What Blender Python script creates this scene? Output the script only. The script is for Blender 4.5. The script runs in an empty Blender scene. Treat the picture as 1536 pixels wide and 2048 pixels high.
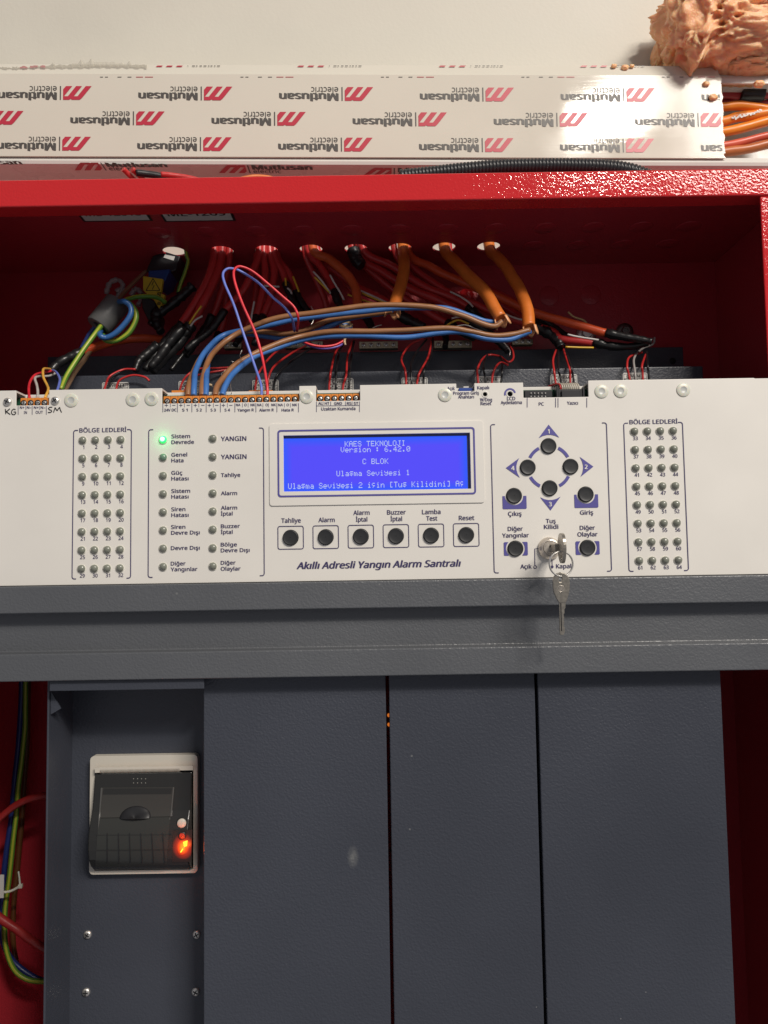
import bpy, bmesh, math, random, os
from mathutils import Vector, Matrix, noise
random.seed(4)
SC = bpy.context.scene
COL = SC.collection
R = math.radians

# ------------------------------------------------------------------ camera
F = 1479.0                       # focal length in photograph pixels (2048 high)
PITCH, ROLL = R(3.6), R(0.9)
CAM = Vector((0, -0.525, 0))
_d = Vector((0, math.cos(PITCH), math.sin(PITCH)))
_r0 = Vector((1, 0, 0)); _u0 = Vector((0, -math.sin(PITCH), math.cos(PITCH)))
_r = _r0 * math.cos(ROLL) - _u0 * math.sin(ROLL)
_u = _r0 * math.sin(ROLL) + _u0 * math.cos(ROLL)
cd = bpy.data.cameras.new('camera'); cam = bpy.data.objects.new('camera', cd); COL.objects.link(cam)
cd.sensor_fit = 'VERTICAL'; cd.sensor_height = 24; cd.lens = 24 * F / 2048
cd.clip_start = 0.02; cd.clip_end = 50
M3 = Matrix((_r, _u, -_d)).transposed()
cam.matrix_world = Matrix.Translation(CAM) @ M3.to_4x4()
SC.camera = cam

# ------------------------------------------------------------------ light
w = bpy.data.worlds.new('World'); SC.world = w; w.use_nodes = True
bg = w.node_tree.nodes['Background']
bg.inputs[0].default_value = (0.93, 0.93, 1.0, 1); bg.inputs[1].default_value = 0.23
def area(name, loc, target, sx, sy, power, col):
    l = bpy.data.lights.new(name, 'AREA'); l.shape = 'RECTANGLE'; l.size = sx; l.size_y = sy
    l.energy = power; l.color = col
    o = bpy.data.objects.new(name, l); COL.objects.link(o); o.location = loc
    o.rotation_euler = (Vector(target) - Vector(loc)).to_track_quat('-Z', 'Y').to_euler()
    return o
area('ceiling_lamp', (0.96, -2.19, 1.84), (0, 0, 0.0), 0.30, 0.17, 33, (1.0, 0.925, 0.82))
area('soft_fill', (2.2, -2.9, 2.6), (0, 0, -0.1), 1.2, 1.1, 130, (1.0, 0.935, 0.85))  # added fill lamp to soften the shadows, no such source seen
SC.view_settings.view_transform = 'Standard'; SC.view_settings.look = 'None'
SC.view_settings.exposure = 0; SC.view_settings.gamma = 1
SC.cycles.max_bounces = 6; SC.cycles.diffuse_bounces = 3; SC.cycles.glossy_bounces = 3

# ------------------------------------------------------------------ photograph pixel -> point on a plane
def ray(px, py):
    return _d + _r * ((px - 768) / F) + _u * ((1024 - py) / F)
def at(px, py, Y=0.0):
    v = ray(px, py); return CAM + v * ((Y - CAM.y) / v.y)
def atz(px, py, z):
    v = ray(px, py); return CAM + v * ((z - CAM.z) / v.z)
def pxs(Y):                       # metres per photograph pixel at depth Y
    return (Y - CAM.y) / F

# ------------------------------------------------------------------ materials
MATS = {}
def mat(name, col, rough=0.5, metal=0.0, spec=0.5, bump=None, coat=0.0, trans=0.0, sss=0.0, emit=None, estr=0, var=0.0, alpha=1.0, vscale=40, specks=0):
    if name in MATS: return MATS[name]
    m = bpy.data.materials.new(name); m.use_nodes = True
    nt = m.node_tree; b = nt.nodes['Principled BSDF']
    b.inputs['Base Color'].default_value = (*col, 1); b.inputs['Roughness'].default_value = rough
    b.inputs['Metallic'].default_value = metal; b.inputs['Specular IOR Level'].default_value = spec
    b.inputs['Coat Weight'].default_value = coat; b.inputs['Coat Roughness'].default_value = 0.12
    b.inputs['Transmission Weight'].default_value = trans
    if sss: b.inputs['Subsurface Weight'].default_value = sss; b.inputs['Subsurface Radius'].default_value = (1, .42, .2); b.inputs['Subsurface Scale'].default_value = 0.006
    if emit: b.inputs['Emission Color'].default_value = (*emit, 1); b.inputs['Emission Strength'].default_value = estr
    b.inputs['Alpha'].default_value = alpha
    tc = nt.nodes.new('ShaderNodeTexCoord')
    if var:
        n = nt.nodes.new('ShaderNodeTexNoise'); n.inputs['Scale'].default_value = vscale; n.inputs['Detail'].default_value = 5
        nt.links.new(tc.outputs['Object'], n.inputs['Vector'])
        mr = nt.nodes.new('ShaderNodeMapRange'); mr.inputs[1].default_value = .3; mr.inputs[2].default_value = .7
        mr.inputs[3].default_value = 1 - var; mr.inputs[4].default_value = 1 + var
        nt.links.new(n.outputs['Fac'], mr.inputs[0])
        mx = nt.nodes.new('ShaderNodeMix'); mx.data_type = 'RGBA'; mx.blend_type = 'MULTIPLY'; mx.inputs[0].default_value = 1
        mx.inputs[6].default_value = (*col, 1); nt.links.new(mr.outputs[0], mx.inputs[7])
        cout = mx.outputs[2]
        if specks:                # dust grains and tiny scratches stuck to the paint
            vo = nt.nodes.new('ShaderNodeTexVoronoi'); vo.inputs['Scale'].default_value = 55; nt.links.new(tc.outputs['Object'], vo.inputs['Vector'])
            sx_ = nt.nodes.new('ShaderNodeSeparateColor'); nt.links.new(vo.outputs['Color'], sx_.inputs[0])
            a1 = nt.nodes.new('ShaderNodeMath'); a1.operation = 'MULTIPLY'; a1.inputs[1].default_value = .045; nt.links.new(sx_.outputs[0], a1.inputs[0])
            a2 = nt.nodes.new('ShaderNodeMath'); a2.operation = 'LESS_THAN'; nt.links.new(vo.outputs['Distance'], a2.inputs[0]); nt.links.new(a1.outputs[0], a2.inputs[1])
            a3 = nt.nodes.new('ShaderNodeMath'); a3.operation = 'GREATER_THAN'; a3.inputs[1].default_value = .55; nt.links.new(sx_.outputs[1], a3.inputs[0])
            a4 = nt.nodes.new('ShaderNodeMath'); a4.operation = 'MULTIPLY'; nt.links.new(a2.outputs[0], a4.inputs[0]); nt.links.new(a3.outputs[0], a4.inputs[1])
            a5 = nt.nodes.new('ShaderNodeMath'); a5.operation = 'MULTIPLY'; a5.inputs[1].default_value = .5 * abs(specks); nt.links.new(a4.outputs[0], a5.inputs[0])
            m2 = nt.nodes.new('ShaderNodeMix'); m2.data_type = 'RGBA'; nt.links.new(a5.outputs[0], m2.inputs[0]); nt.links.new(cout, m2.inputs[6])
            m2.inputs[7].default_value = (.40, .40, .38, 1); cout = m2.outputs[2]
        nt.links.new(cout, b.inputs['Base Color'])
        mr2 = nt.nodes.new('ShaderNodeMapRange'); mr2.inputs[1].default_value = .3; mr2.inputs[2].default_value = .7
        mr2.inputs[3].default_value = max(0.02, rough - .08); mr2.inputs[4].default_value = rough + .08
        nt.links.new(n.outputs['Fac'], mr2.inputs[0]); nt.links.new(mr2.outputs[0], b.inputs['Roughness'])
    if bump:
        kind, scale, dist, strength = bump
        if kind == 'pow':         # hammered powder coat: rounded pits between ridges
            n = nt.nodes.new('ShaderNodeTexVoronoi'); n.feature = 'SMOOTH_F1'; n.inputs['Scale'].default_value = scale; n.inputs['Smoothness'].default_value = .6
            n2 = nt.nodes.new('ShaderNodeTexNoise'); n2.inputs['Scale'].default_value = scale * .8; n2.inputs['Detail'].default_value = 2
            wv = nt.nodes.new('ShaderNodeVectorMath'); wv.operation = 'MULTIPLY_ADD'
            nn = nt.nodes.new('ShaderNodeTexNoise'); nn.inputs['Scale'].default_value = scale * .35
            nt.links.new(tc.outputs['Object'], nn.inputs['Vector'])
            nt.links.new(nn.outputs['Color'], wv.inputs[0]); wv.inputs[1].default_value = (2.2 / scale,) * 3
            nt.links.new(tc.outputs['Object'], wv.inputs[2])
            nt.links.new(wv.outputs[0], n.inputs['Vector']); nt.links.new(tc.outputs['Object'], n2.inputs['Vector'])
            ad = nt.nodes.new('ShaderNodeMath'); ad.operation = 'ADD'
            nt.links.new(n.outputs['Distance'], ad.inputs[0]); nt.links.new(n2.outputs['Fac'], ad.inputs[1]); hout = ad.outputs[0]
        else:
            n = nt.nodes.new('ShaderNodeTexNoise'); n.inputs['Scale'].default_value = scale; n.inputs['Detail'].default_value = 4
            if kind == 'ext':     # extrusion lines along x
                mp = nt.nodes.new('ShaderNodeMapping'); mp.inputs['Scale'].default_value = (.02, 1, 1); nt.links.new(tc.outputs['Object'], mp.inputs[0]); nt.links.new(mp.outputs[0], n.inputs['Vector'])
            else: nt.links.new(tc.outputs['Object'], n.inputs['Vector'])
            hout = n.outputs['Fac']
        bp = nt.nodes.new('ShaderNodeBump'); bp.inputs['Distance'].default_value = dist; bp.inputs['Strength'].default_value = strength
        nt.links.new(hout, bp.inputs['Height']); nt.links.new(bp.outputs[0], b.inputs['Normal'])
    MATS[name] = m; return m

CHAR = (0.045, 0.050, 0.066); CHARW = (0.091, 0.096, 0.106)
m_wall = mat('wall_paint', (.62, .585, .51), .6, bump=('n', 260, .0005, .30), var=.035, vscale=9, specks=-.25)
m_white = mat('panel_white', (.748, .718, .668), .40, bump=('n', 1500, .0002, .14), var=.03, vscale=13, specks=.35)
m_red = mat('red_powder', (.56, .022, .026), .08, spec=.4, bump=('pow', 580, .0006, .20))
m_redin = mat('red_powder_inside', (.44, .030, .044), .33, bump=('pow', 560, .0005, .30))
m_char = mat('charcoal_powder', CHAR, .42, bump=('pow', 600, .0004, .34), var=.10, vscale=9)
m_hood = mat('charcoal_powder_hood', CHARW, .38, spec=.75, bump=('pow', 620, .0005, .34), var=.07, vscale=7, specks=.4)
m_duct = mat('duct_pvc', (.67, .63, .545), .10, spec=.20, bump=('ext', 420, .0002, .10), var=.02, vscale=12)
m_ductbase = mat('duct_pvc_base', (.72, .70, .65), .30, var=.015)
m_ink = mat('violet_ink', (.045, .036, .115), .5)
m_blueink = mat('blue_ink', (.085, .075, .30), .5)
m_paper = mat('white_ink', (.78, .76, .72), .5)
m_grey_ink = mat('grey_print', (.085, .078, .072), .45)
m_red_ink = mat('red_print', (.50, .035, .065), .4)
m_marker = mat('black_marker', (.008, .008, .010), .5)
m_btn = mat('black_button', (.022, .023, .025), .42)
m_gap = mat('dark_gap', (.006, .006, .007), .7)
m_led = mat('led_smoke', (.21, .22, .18), .30, spec=.6, coat=.4)
m_ledg = mat('led_smoke_green', (.15, .26, .18), .30, spec=.6, coat=.4)
m_ledcrescent = mat('led_light_crescent', (.72, .71, .62), .35)
m_ledon = mat('led_lit', (.1, .9, .3), .3, emit=(.01, 1.0, .13), estr=1.25)
m_ledcore = mat('led_core', (.6, 1, .8), .3, emit=(.34, 1.0, .55), estr=1.7)
m_plug = mat('plug_nylon', (.66, .65, .56), .35, sss=.2)
m_plugc = mat('plug_nylon_core', (.50, .51, .49), .35)
m_orange_pl = mat('terminal_orange', (.72, .24, .035), .40)
m_metal = mat('bright_steel', (.72, .70, .66), .34, metal=.85)
m_nickel = mat('nickel', (.66, .60, .53), .30, metal=.72, var=.05, vscale=300)
m_keym = mat('key_nickel', (.38, .35, .30), .27, metal=.8, var=.08, vscale=500)
m_brass = mat('dull_brass', (.36, .31, .22), .38, metal=.9)
m_pcb = mat('pcb_green', (.018, .085, .045), .4)
m_black = mat('black_plastic', (.016, .016, .018), .35)
m_tape = mat('black_tape', (.012, .012, .013), .34, bump=('n', 110, .0012, .35))
m_ferrite = mat('ferrite_grey', (.12, .12, .118), .42, bump=('n', 900, .0003, .2))
m_sticker = mat('sticker_white', (.62, .61, .58), .5)
m_screenbk = mat('lcd_bezel', (.11, .115, .15), .35)
m_foam = mat('foam_salmon', (.94, .49, .26), .34, spec=.5, sss=.7, bump=('n', 620, .0014, .5), var=.10, vscale=120)
m_beige = mat('printer_bezel', (.58, .54, .47), .38)
m_smoke = mat('printer_cover', (.020, .020, .019), .26, coat=.25)
m_smoke2 = mat('printer_cover_lower', (.030, .031, .028), .27, coat=.2)
m_smoke3 = mat('printer_window', (.042, .040, .036), .22, coat=.3)
m_resist = mat('resistor_tan', (.55, .42, .26), .5)
def wirem(c, rough=.38): return mat('pvc_%02x%02x%02x' % tuple(int(255 * x) for x in c), c, rough, spec=.5, bump=('n', 160, .0010, .18), var=.10, vscale=70)
W_RED = (.52, .030, .030); W_BRED = (.72, .030, .045); W_ORED = (.66, .085, .022); W_OR = (.66, .175, .028); W_BR = (.30, .135, .058)
W_BL = (.050, .165, .46); W_BLL = (.15, .21, .64); W_BK = (.012, .012, .014); W_YE = (.76, .46, .03); W_WH = (.62, .55, .52); W_GR = (.36, .34, .33)
W_GN = (.10, .24, .03); W_YL = (.36, .39, .03)
# green/yellow striped earth wire
def gy():
    m = mat('earth_wire', W_GN, .4); nt = m.node_tree; b = nt.nodes['Principled BSDF']
    if not b.inputs['Base Color'].is_linked:
        uv = nt.nodes.new('ShaderNodeUVMap'); sp = nt.nodes.new('ShaderNodeSeparateXYZ'); nt.links.new(uv.outputs[0], sp.inputs[0])
        ct = nt.nodes.new('ShaderNodeValToRGB'); ct.color_ramp.interpolation = 'CONSTANT'
        e = ct.color_ramp.elements; e[0].color = (*W_GN, 1); e[1].position = .36; e[1].color = (*W_YL, 1)
        for p, c in ((.50, W_GN), (.90, W_YL)):
            k = e.new(p); k.color = (*c, 1)
        nt.links.new(sp.outputs['X'], ct.inputs[0]); nt.links.new(ct.outputs[0], b.inputs['Base Color'])
    return m

# ------------------------------------------------------------------ mesh helpers
class MB:
    def __init__(s): s.v = []; s.f = []; s.m = []; s.sm = []; s.uv = {}
    def add(s, vs, fs, mi=0, smooth=False):
        o = len(s.v); s.v += [tuple(x) for x in vs]
        for f in fs: s.f.append(tuple(i + o for i in f)); s.m.append(mi); s.sm.append(smooth)
        return s
    def box(s, x0, x1, y0, y1, z0, z1, mi=0):
        vs = [(x, y, z) for x in (x0, x1) for y in (y0, y1) for z in (z0, z1)]
        return s.add(vs, [(0, 1, 3, 2), (4, 6, 7, 5), (0, 4, 5, 1), (2, 3, 7, 6), (0, 2, 6, 4), (1, 5, 7, 3)], mi)
    def prism(s, poly, y0, y1, mi=0):               # polygon in x,z pushed along y
        n = len(poly); a = sum(poly[i][0] * poly[(i + 1) % n][1] - poly[(i + 1) % n][0] * poly[i][1] for i in range(n))
        if a < 0: poly = poly[::-1]
        vs = [(x, y0, z) for x, z in poly] + [(x, y1, z) for x, z in poly]
        fs = [tuple(range(n)), tuple(range(2 * n - 1, n - 1, -1))] + [(i, i + n, (i + 1) % n + n, (i + 1) % n) for i in range(n)]
        return s.add(vs, fs, mi)
    def flat(s, poly, y, mi=0):
        n = len(poly); a = sum(poly[i][0] * poly[(i + 1) % n][1] - poly[(i + 1) % n][0] * poly[i][1] for i in range(n))
        if a < 0: poly = poly[::-1]
        return s.add([(x, y, z) for x, z in poly], [tuple(range(n))], mi)
    def profx(s, poly, x0, x1, mi=0):               # polygon in y,z pushed along x
        n = len(poly); a = sum(poly[i][0] * poly[(i + 1) % n][1] - poly[(i + 1) % n][0] * poly[i][1] for i in range(n))
        if a < 0: poly = poly[::-1]
        vs = [(x0, y, z) for y, z in poly] + [(x1, y, z) for y, z in poly]
        fs = [tuple(range(n - 1, -1, -1)), tuple(range(n, 2 * n))] + [(i, (i + 1) % n, (i + 1) % n + n, i + n) for i in range(n)]
        return s.add(vs, fs, mi)
    def lathe(s, prof, c, axis=(0, -1, 0), n=24, mi=0, smooth=True, cap=True):   # prof: (radius, height along axis)
        ax = Vector(axis).normalized(); t = Vector((0, 0, 1)) if abs(ax.z) < .9 else Vector((1, 0, 0))
        a = ax.cross(t).normalized(); b = ax.cross(a); c = Vector(c); vs = []; fs = []
        for r, h in prof:
            for i in range(n):
                q = 2 * math.pi * i / n; vs.append(c + ax * h + (a * math.cos(q) + b * math.sin(q)) * r)
        for k in range(len(prof) - 1):
            for i in range(n): j = (i + 1) % n; fs.append((k * n + i, k * n + j, (k + 1) * n + j, (k + 1) * n + i))
        if cap: fs.append(tuple((len(prof) - 1) * n + i for i in range(n)))
        return s.add(vs, fs, mi, smooth)
    def turned(s, segs, c, axis=(0, -1, 0), n=36, mi=0):      # lathe made of separate runs, so corners between them stay crisp
        for q in segs: s.lathe(q, c, axis, n, mi, True, False)
        return s
    def tube(s, pts, r, n=10, mi=0, closed=False):
        pts = [Vector(p) for p in pts]; N = len(pts); rr = r if isinstance(r, (list, tuple)) else [r] * N
        t0 = (pts[1] - pts[0]).normalized(); up = Vector((0, 1, 0)) if abs(t0.y) < .9 else Vector((1, 0, 0))
        nrm = (up - t0 * up.dot(t0)).normalized(); vs = []; fs = []; o = len(s.v)
        for i, p in enumerate(pts):
            if closed: t = (pts[(i + 1) % N] - pts[i - 1]).normalized()
            else: t = (pts[min(i + 1, N - 1)] - pts[max(i - 1, 0)]).normalized()
            nrm = nrm - t * nrm.dot(t); nrm.normalize(); bn = t.cross(nrm)
            for k in range(n):
                q = 2 * math.pi * k / n; vs.append(p + (nrm * math.cos(q) + bn * math.sin(q)) * rr[i])
        for i in range(N if closed else N - 1):
            for k in range(n):
                a, b = i * n + k, i * n + (k + 1) % n; c, d = ((i + 1) % N) * n + (k + 1) % n, ((i + 1) % N) * n + k
                fs.append((a, b, c, d)); s.uv[len(s.f) + len(fs) - 1] = [(k / n, i), ((k + 1) / n, i), ((k + 1) / n, i + 1), (k / n, i + 1)]
        s.add(vs, fs, mi, True)
        if not closed: s.add([], [tuple(o + k - len(s.v) for k in range(n - 1, -1, -1)), tuple(o + (N - 1) * n + k - len(s.v) for k in range(n))], mi)
        return s
    def mesh(s, name, mats):
        me = bpy.data.meshes.new(name); me.from_pydata(s.v, [], s.f)
        for m in (mats if isinstance(mats, (list, tuple)) else [mats]): me.materials.append(m)
        me.polygons.foreach_set('material_index', s.m); me.polygons.foreach_set('use_smooth', s.sm)
        if s.uv:
            u = me.uv_layers.new(name='UVMap')
            for fi, c in s.uv.items():
                for li, q in zip(me.polygons[fi].loop_indices, c): u.data[li].uv = q
        me.validate(); me.update(); return me

def spline(pts, k=6):
    pts = [Vector(p) for p in pts]
    if len(pts) < 3: return pts
    P = [pts[0] * 2 - pts[1]] + pts + [pts[-1] * 2 - pts[-2]]; out = []
    for i in range(1, len(P) - 2):
        a, b, c, d = P[i - 1:i + 3]
        for j in range(k):
            t = j / k
            out.append(.5 * ((2 * b) + (c - a) * t + (2 * a - 5 * b + 4 * c - d) * t * t + (3 * b - a - 3 * c + d) * t ** 3))
    return out + [pts[-1]]

def tag(o, label=None, cat=None, group=None, kind=None):
    if label: o['label'] = label
    if cat: o['category'] = cat
    if group: o['group'] = group
    if kind: o['kind'] = kind
    return o
def thing(name, label, cat, loc, group=None):
    o = bpy.data.objects.new(name, None); COL.objects.link(o); o.empty_display_size = .01
    o.location = loc; return tag(o, label, cat, group)
def wloc(o):
    v = Vector(o.location)
    while o.parent: o = o.parent; v += Vector(o.location)
    return v
def part(name, me, parent=None, bev=0, seg=2, pos=(0, 0, 0)):
    o = bpy.data.objects.new(name, me); COL.objects.link(o)
    if parent: o.parent = parent; o.location = Vector(pos) - wloc(parent)
    else: o.location = pos
    if bev:
        b = o.modifiers.new('bevel', 'BEVEL'); b.width = bev; b.segments = seg; b.limit_method = 'ANGLE'; b.angle_limit = R(35)
        b.harden_normals = False
    return o
def solo(name, mb, mats, label, cat, group=None, kind=None, bev=0):      # one-mesh thing, origin at its first vertex
    b = Vector(mb.v[0]); mb.v = [tuple(Vector(p) - b) for p in mb.v]
    o = part(name, mb.mesh(name, mats), None, bev, pos=b); return tag(o, label, cat, group, kind)

def sheet(name, outer, holes, y0, y1, mats):        # plate in x,z with real holes, y0 front
    bm = bmesh.new(); loops = []
    for lp in [outer] + holes:
        vs = [bm.verts.new((x, y0, z)) for x, z in lp]; loops.append(vs)
    ed = [bm.edges.new((l[i], l[(i + 1) % len(l)])) for l in loops for i in range(len(l))]
    bmesh.ops.triangle_fill(bm, edges=ed, use_beauty=True, use_dissolve=False)
    front = list(bm.faces); top = {}
    for l in loops:
        for v in l: top[v] = bm.verts.new((v.co.x, y1, v.co.z))
    for f in front:
        f.normal_update()
        if f.normal.y > 0: f.normal_flip()
        bm.faces.new([top[v] for v in reversed(f.verts)])
    for l in loops:
        for i in range(len(l)): a, b = l[i], l[(i + 1) % len(l)]; bm.faces.new((a, b, top[b], top[a]))
    bmesh.ops.recalc_face_normals(bm, faces=bm.faces)
    me = bpy.data.meshes.new(name); bm.to_mesh(me); bm.free()
    for m in (mats if isinstance(mats, (list, tuple)) else [mats]): me.materials.append(m)
    return me
def circ(cx, cz, r, n=24, ph=0): return [(cx + r * math.cos(ph + 2 * math.pi * i / n), cz + r * math.sin(ph + 2 * math.pi * i / n)) for i in range(n)]
def rrect(x0, x1, z0, z1, r, k=4):
    out = []
    for cx, cz, a in ((x1 - r, z1 - r, 0), (x0 + r, z1 - r, 90), (x0 + r, z0 + r, 180), (x1 - r, z0 + r, 270)):
        for i in range(k + 1): q = R(a + 90 * i / k); out.append((cx + r * math.cos(q), cz + r * math.sin(q)))
    return out
def xz(px, py, Y=0.0): p = at(px, py, Y); return (p.x, p.z)
def ribbon(pts, w):                                 # flat stroke along x,z points -> list of quads
    quads = []; L = []
    for i, p in enumerate(pts):
        a = pts[max(i - 1, 0)]; b = pts[min(i + 1, len(pts) - 1)]
        dx, dz = b[0] - a[0], b[1] - a[1]; q = math.hypot(dx, dz) or 1
        L.append(((p[0] - dz / q * w / 2, p[1] + dx / q * w / 2), (p[0] + dz / q * w / 2, p[1] - dx / q * w / 2)))
    for a, b in zip(L, L[1:]): quads.append([a[0], a[1], b[1], b[0]])
    return quads

# ------------------------------------------------------------------ lettering
try: FONT = bpy.data.fonts.load(os.path.join(bpy.utils.resource_path('LOCAL'), 'datafiles', 'fonts', 'NotoSansHebrew-Regular.woff2'))
except Exception: FONT = None
_tc = {}
LIFT = .00003
def text2d(s, bold=.022, shear=0.0):
    k = (s, bold, shear)
    if k not in _tc:
        c = bpy.data.curves.new('lettering', 'FONT'); c.body = s; c.shear = shear; c.resolution_u = 2
        if FONT: c.font = FONT
        o = bpy.data.objects.new('lettering', c); me = bpy.data.meshes.new_from_object(o)
        vs = [(v.co.x, v.co.y) for v in me.vertices]; fs = [tuple(p.vertices) for p in me.polygons]
        bpy.data.objects.remove(o); bpy.data.meshes.remove(me); bpy.data.curves.remove(c)
        if bold:                       # heavier stroke: three prints a hair apart
            o_v, o_f = vs, fs; n = len(vs); vs = []; fs = []
            for i, (dx, dy) in enumerate(((-bold, .35 * bold), (bold, -.35 * bold), (0, 0))):
                vs += [(x + dx, y + dy, i) for x, y in o_v]; fs += [tuple(j + i * n for j in f) for f in o_f]
        else: vs = [(x, y, 0) for x, y in vs]
        _tc[k] = (vs, fs)
    return _tc[k]
_h = text2d('H', 0); CAPH = max(v[1] for v in _h[0])
def text_mb(mb, s, x0, x1, bl, cap, Y, mi=0, bold=.022, shear=0.0, dz=0):
    """lettering between photograph columns x0 and x1 (x1 None: centred on x0, natural width), baseline row bl, capital height in px"""
    vs, fs = text2d(s, bold, shear); lo = min(v[0] for v in vs); hi = max(v[0] for v in vs); k = pxs(Y)
    sy = cap * k / CAPH
    if x1 is None: p = at(x0, bl, Y); sx = sy * .95; ox = p.x - (lo + hi) / 2 * sx
    else: p = at((x0 + x1) / 2, bl, Y); sx = (x1 - x0) * k / (hi - lo); ox = p.x - (lo + hi) / 2 * sx
    mb.add([(ox + x * sx, Y - e * LIFT, p.z + y * sy) for x, y, e in vs], fs, mi)
def text(s, x0, x1, bl, cap, parent, Y=-.0003, m=None, bold=.022, shear=0.0, name='lettering'):
    mb = MB(); text_mb(mb, s, x0, x1, bl, cap, Y, 0, bold, shear); return part(name, mb.mesh(name, m or m_ink), parent)

# ================================================================== SETTING
YW, YB, YL = .200, .190, .015
mb = MB(); mb.box(-1.6, 1.6, YW, YW + .05, -1.2, 1.5); wall = part('wall', mb.mesh('wall', m_wall)); tag(wall, kind='structure')

# ================================================================== RED CABINET
cab = thing('red_cabinet', 'red powder coated steel cabinet with open top compartment and cable entry holes', 'cabinet', (0, .19, -.72))
ZT = at(768, 348, YL).z; ZL = at(768, 402, YL).z; ZC = ZT - .0016
XI_L, XI_R = -.300, at(1526, 480, YL).x
mb = MB(); mb.box(-.46, .40, YL, YL + .017, ZL, ZT); part('top_lip', mb.mesh('top_lip', m_red), cab, .0012, 3)
mb = MB(); mb.box(XI_R, .40, YL + .001, YL + .0030, -.72, ZL - .0003); part('side_flange', mb.mesh('side_flange', m_red), cab, .001)
mb = MB(); mb.box(-.46, XI_L - .02, YL + .001, YL + .0030, -.72, ZL - .0003); part('side_flange', mb.mesh('side_flange', m_red), cab, .001)
mb = MB(); mb.box(-.46, .40, YL + .0035, YB, -.722, -.7205); part('floor_plate', mb.mesh('floor_plate', m_redin), cab)
holes_px = [(350, 505), (443, 500), (533, 500), (622, 499), (712, 498), (800, 496), (888, 495), (977, 494)]
HC = [atz(px, py, ZC) for px, py in holes_px]; HY = sum(p.y for p in HC) / len(HC); HR = .0106
# ceiling sheet is made in x,z and laid down
def lay(me, z0):
    for v in me.vertices: v.co = Vector((v.co.x, v.co.z, z0 + v.co.y))
    bm = bmesh.new(); bm.from_mesh(me); bmesh.ops.recalc_face_normals(bm, faces=bm.faces); bm.to_mesh(me); bm.free(); return me
me = sheet('ceiling_plate', [(-.455, YL + .017), (.345, YL + .017), (.345, YB - .0001), (-.455, YB - .0001)], [circ(p.x, HY, HR) for p in HC], 0, .0014, m_redin)
part('ceiling_plate', lay(me, ZC), cab)
mb = MB(); mb.box(-.46, .37, YB, YB + .0015, -.72, ZC + .0014); part('back_panel', mb.mesh('back_panel', m_redin), cab)
mb = MB(); mb.box(.331, .40, YL + .0035, YB - .0003, -.72, ZC - .0003); part('side_wall', mb.mesh('side_wall', m_redin), cab)
mb = MB(); mb.box(-.46, -.445, YL + .0035, YB - .0003, -.72, ZC - .0003); part('side_wall', mb.mesh('side_wall', m_redin), cab)
mb = MB(); mb.lathe([(0, .0006), (HR - .0012, .0006), (HR - .0006, .0003), (HR - .0004, 0)], (0, 0, 0), (0, 0, -1), 24, cap=False)
kme = mb.mesh('knockout', m_redin)
for px in (318, 415, 513, 608, 704, 798, 893, 991, 1090, 1186, 1282, 1378):
    p = atz(px, 460 - (px - 768) * .012, ZC); part('knockout', kme, cab, pos=p)
for px in (1066, 1155, 1244, 1333):
    p = atz(px, 494 - (px - 977) * .012, ZC); part('knockout', kme, cab, pos=(p.x, HY, ZC))
mb = MB(); mb.lathe([(0, .0005), (.0092, .0005), (.0098, .0003), (.0100, 0)], (0, 0, 0), (0, -1, 0), 24, cap=False); kbe = mb.mesh('knockout', m_redin)
for px, py in ((1098, 592), (1182, 590), (930, 596), (740, 598)): part('knockout', kbe, cab, pos=at(px, py, YB))
# stickers on the ceiling just behind the lip
for (x0, x1, s, t0, t1) in ((162, 306, 'ME-12015', 178, 303), (324, 472, 'ME-1209', 348, 455)):
    a = atz(x0 + 6, 444, ZC - .0002); b = atz(x1, 441, ZC - .0002); sk = MB(); y1 = a.y; y0 = y1 - .032
    sk.add([(a.x, y0, ZC - .0002), (b.x, y0, ZC - .0002), (b.x, y1, ZC - .0002), (a.x, y1, ZC - .0002)], [(0, 3, 2, 1)], 0)
    q = .0022; z = ZC - .0004
    sk.add([(a.x + q, y0 + q, z), (b.x - q, y0 + q, z), (b.x - q, y1 - q, z), (a.x + q, y1 - q, z)], [(0, 3, 2, 1)], 1)
    st = part('sticker', sk.mesh('sticker', [m_black, m_sticker]), cab)
    vs, fs = text2d(s, .02); lo = min(v[0] for v in vs); hi = max(v[0] for v in vs); X0 = a.x + .006; X1 = b.x - .006
    c = atz(t0, 431, ZC).y; tx = MB(); k = (X1 - X0) / (hi - lo)
    tx.add([(X0 + (x - lo) * k, c - y * .013, ZC - .0006 - e * LIFT) for x, y, e in vs], fs); part('lettering', tx.mesh('lettering', m_marker), st)

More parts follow.
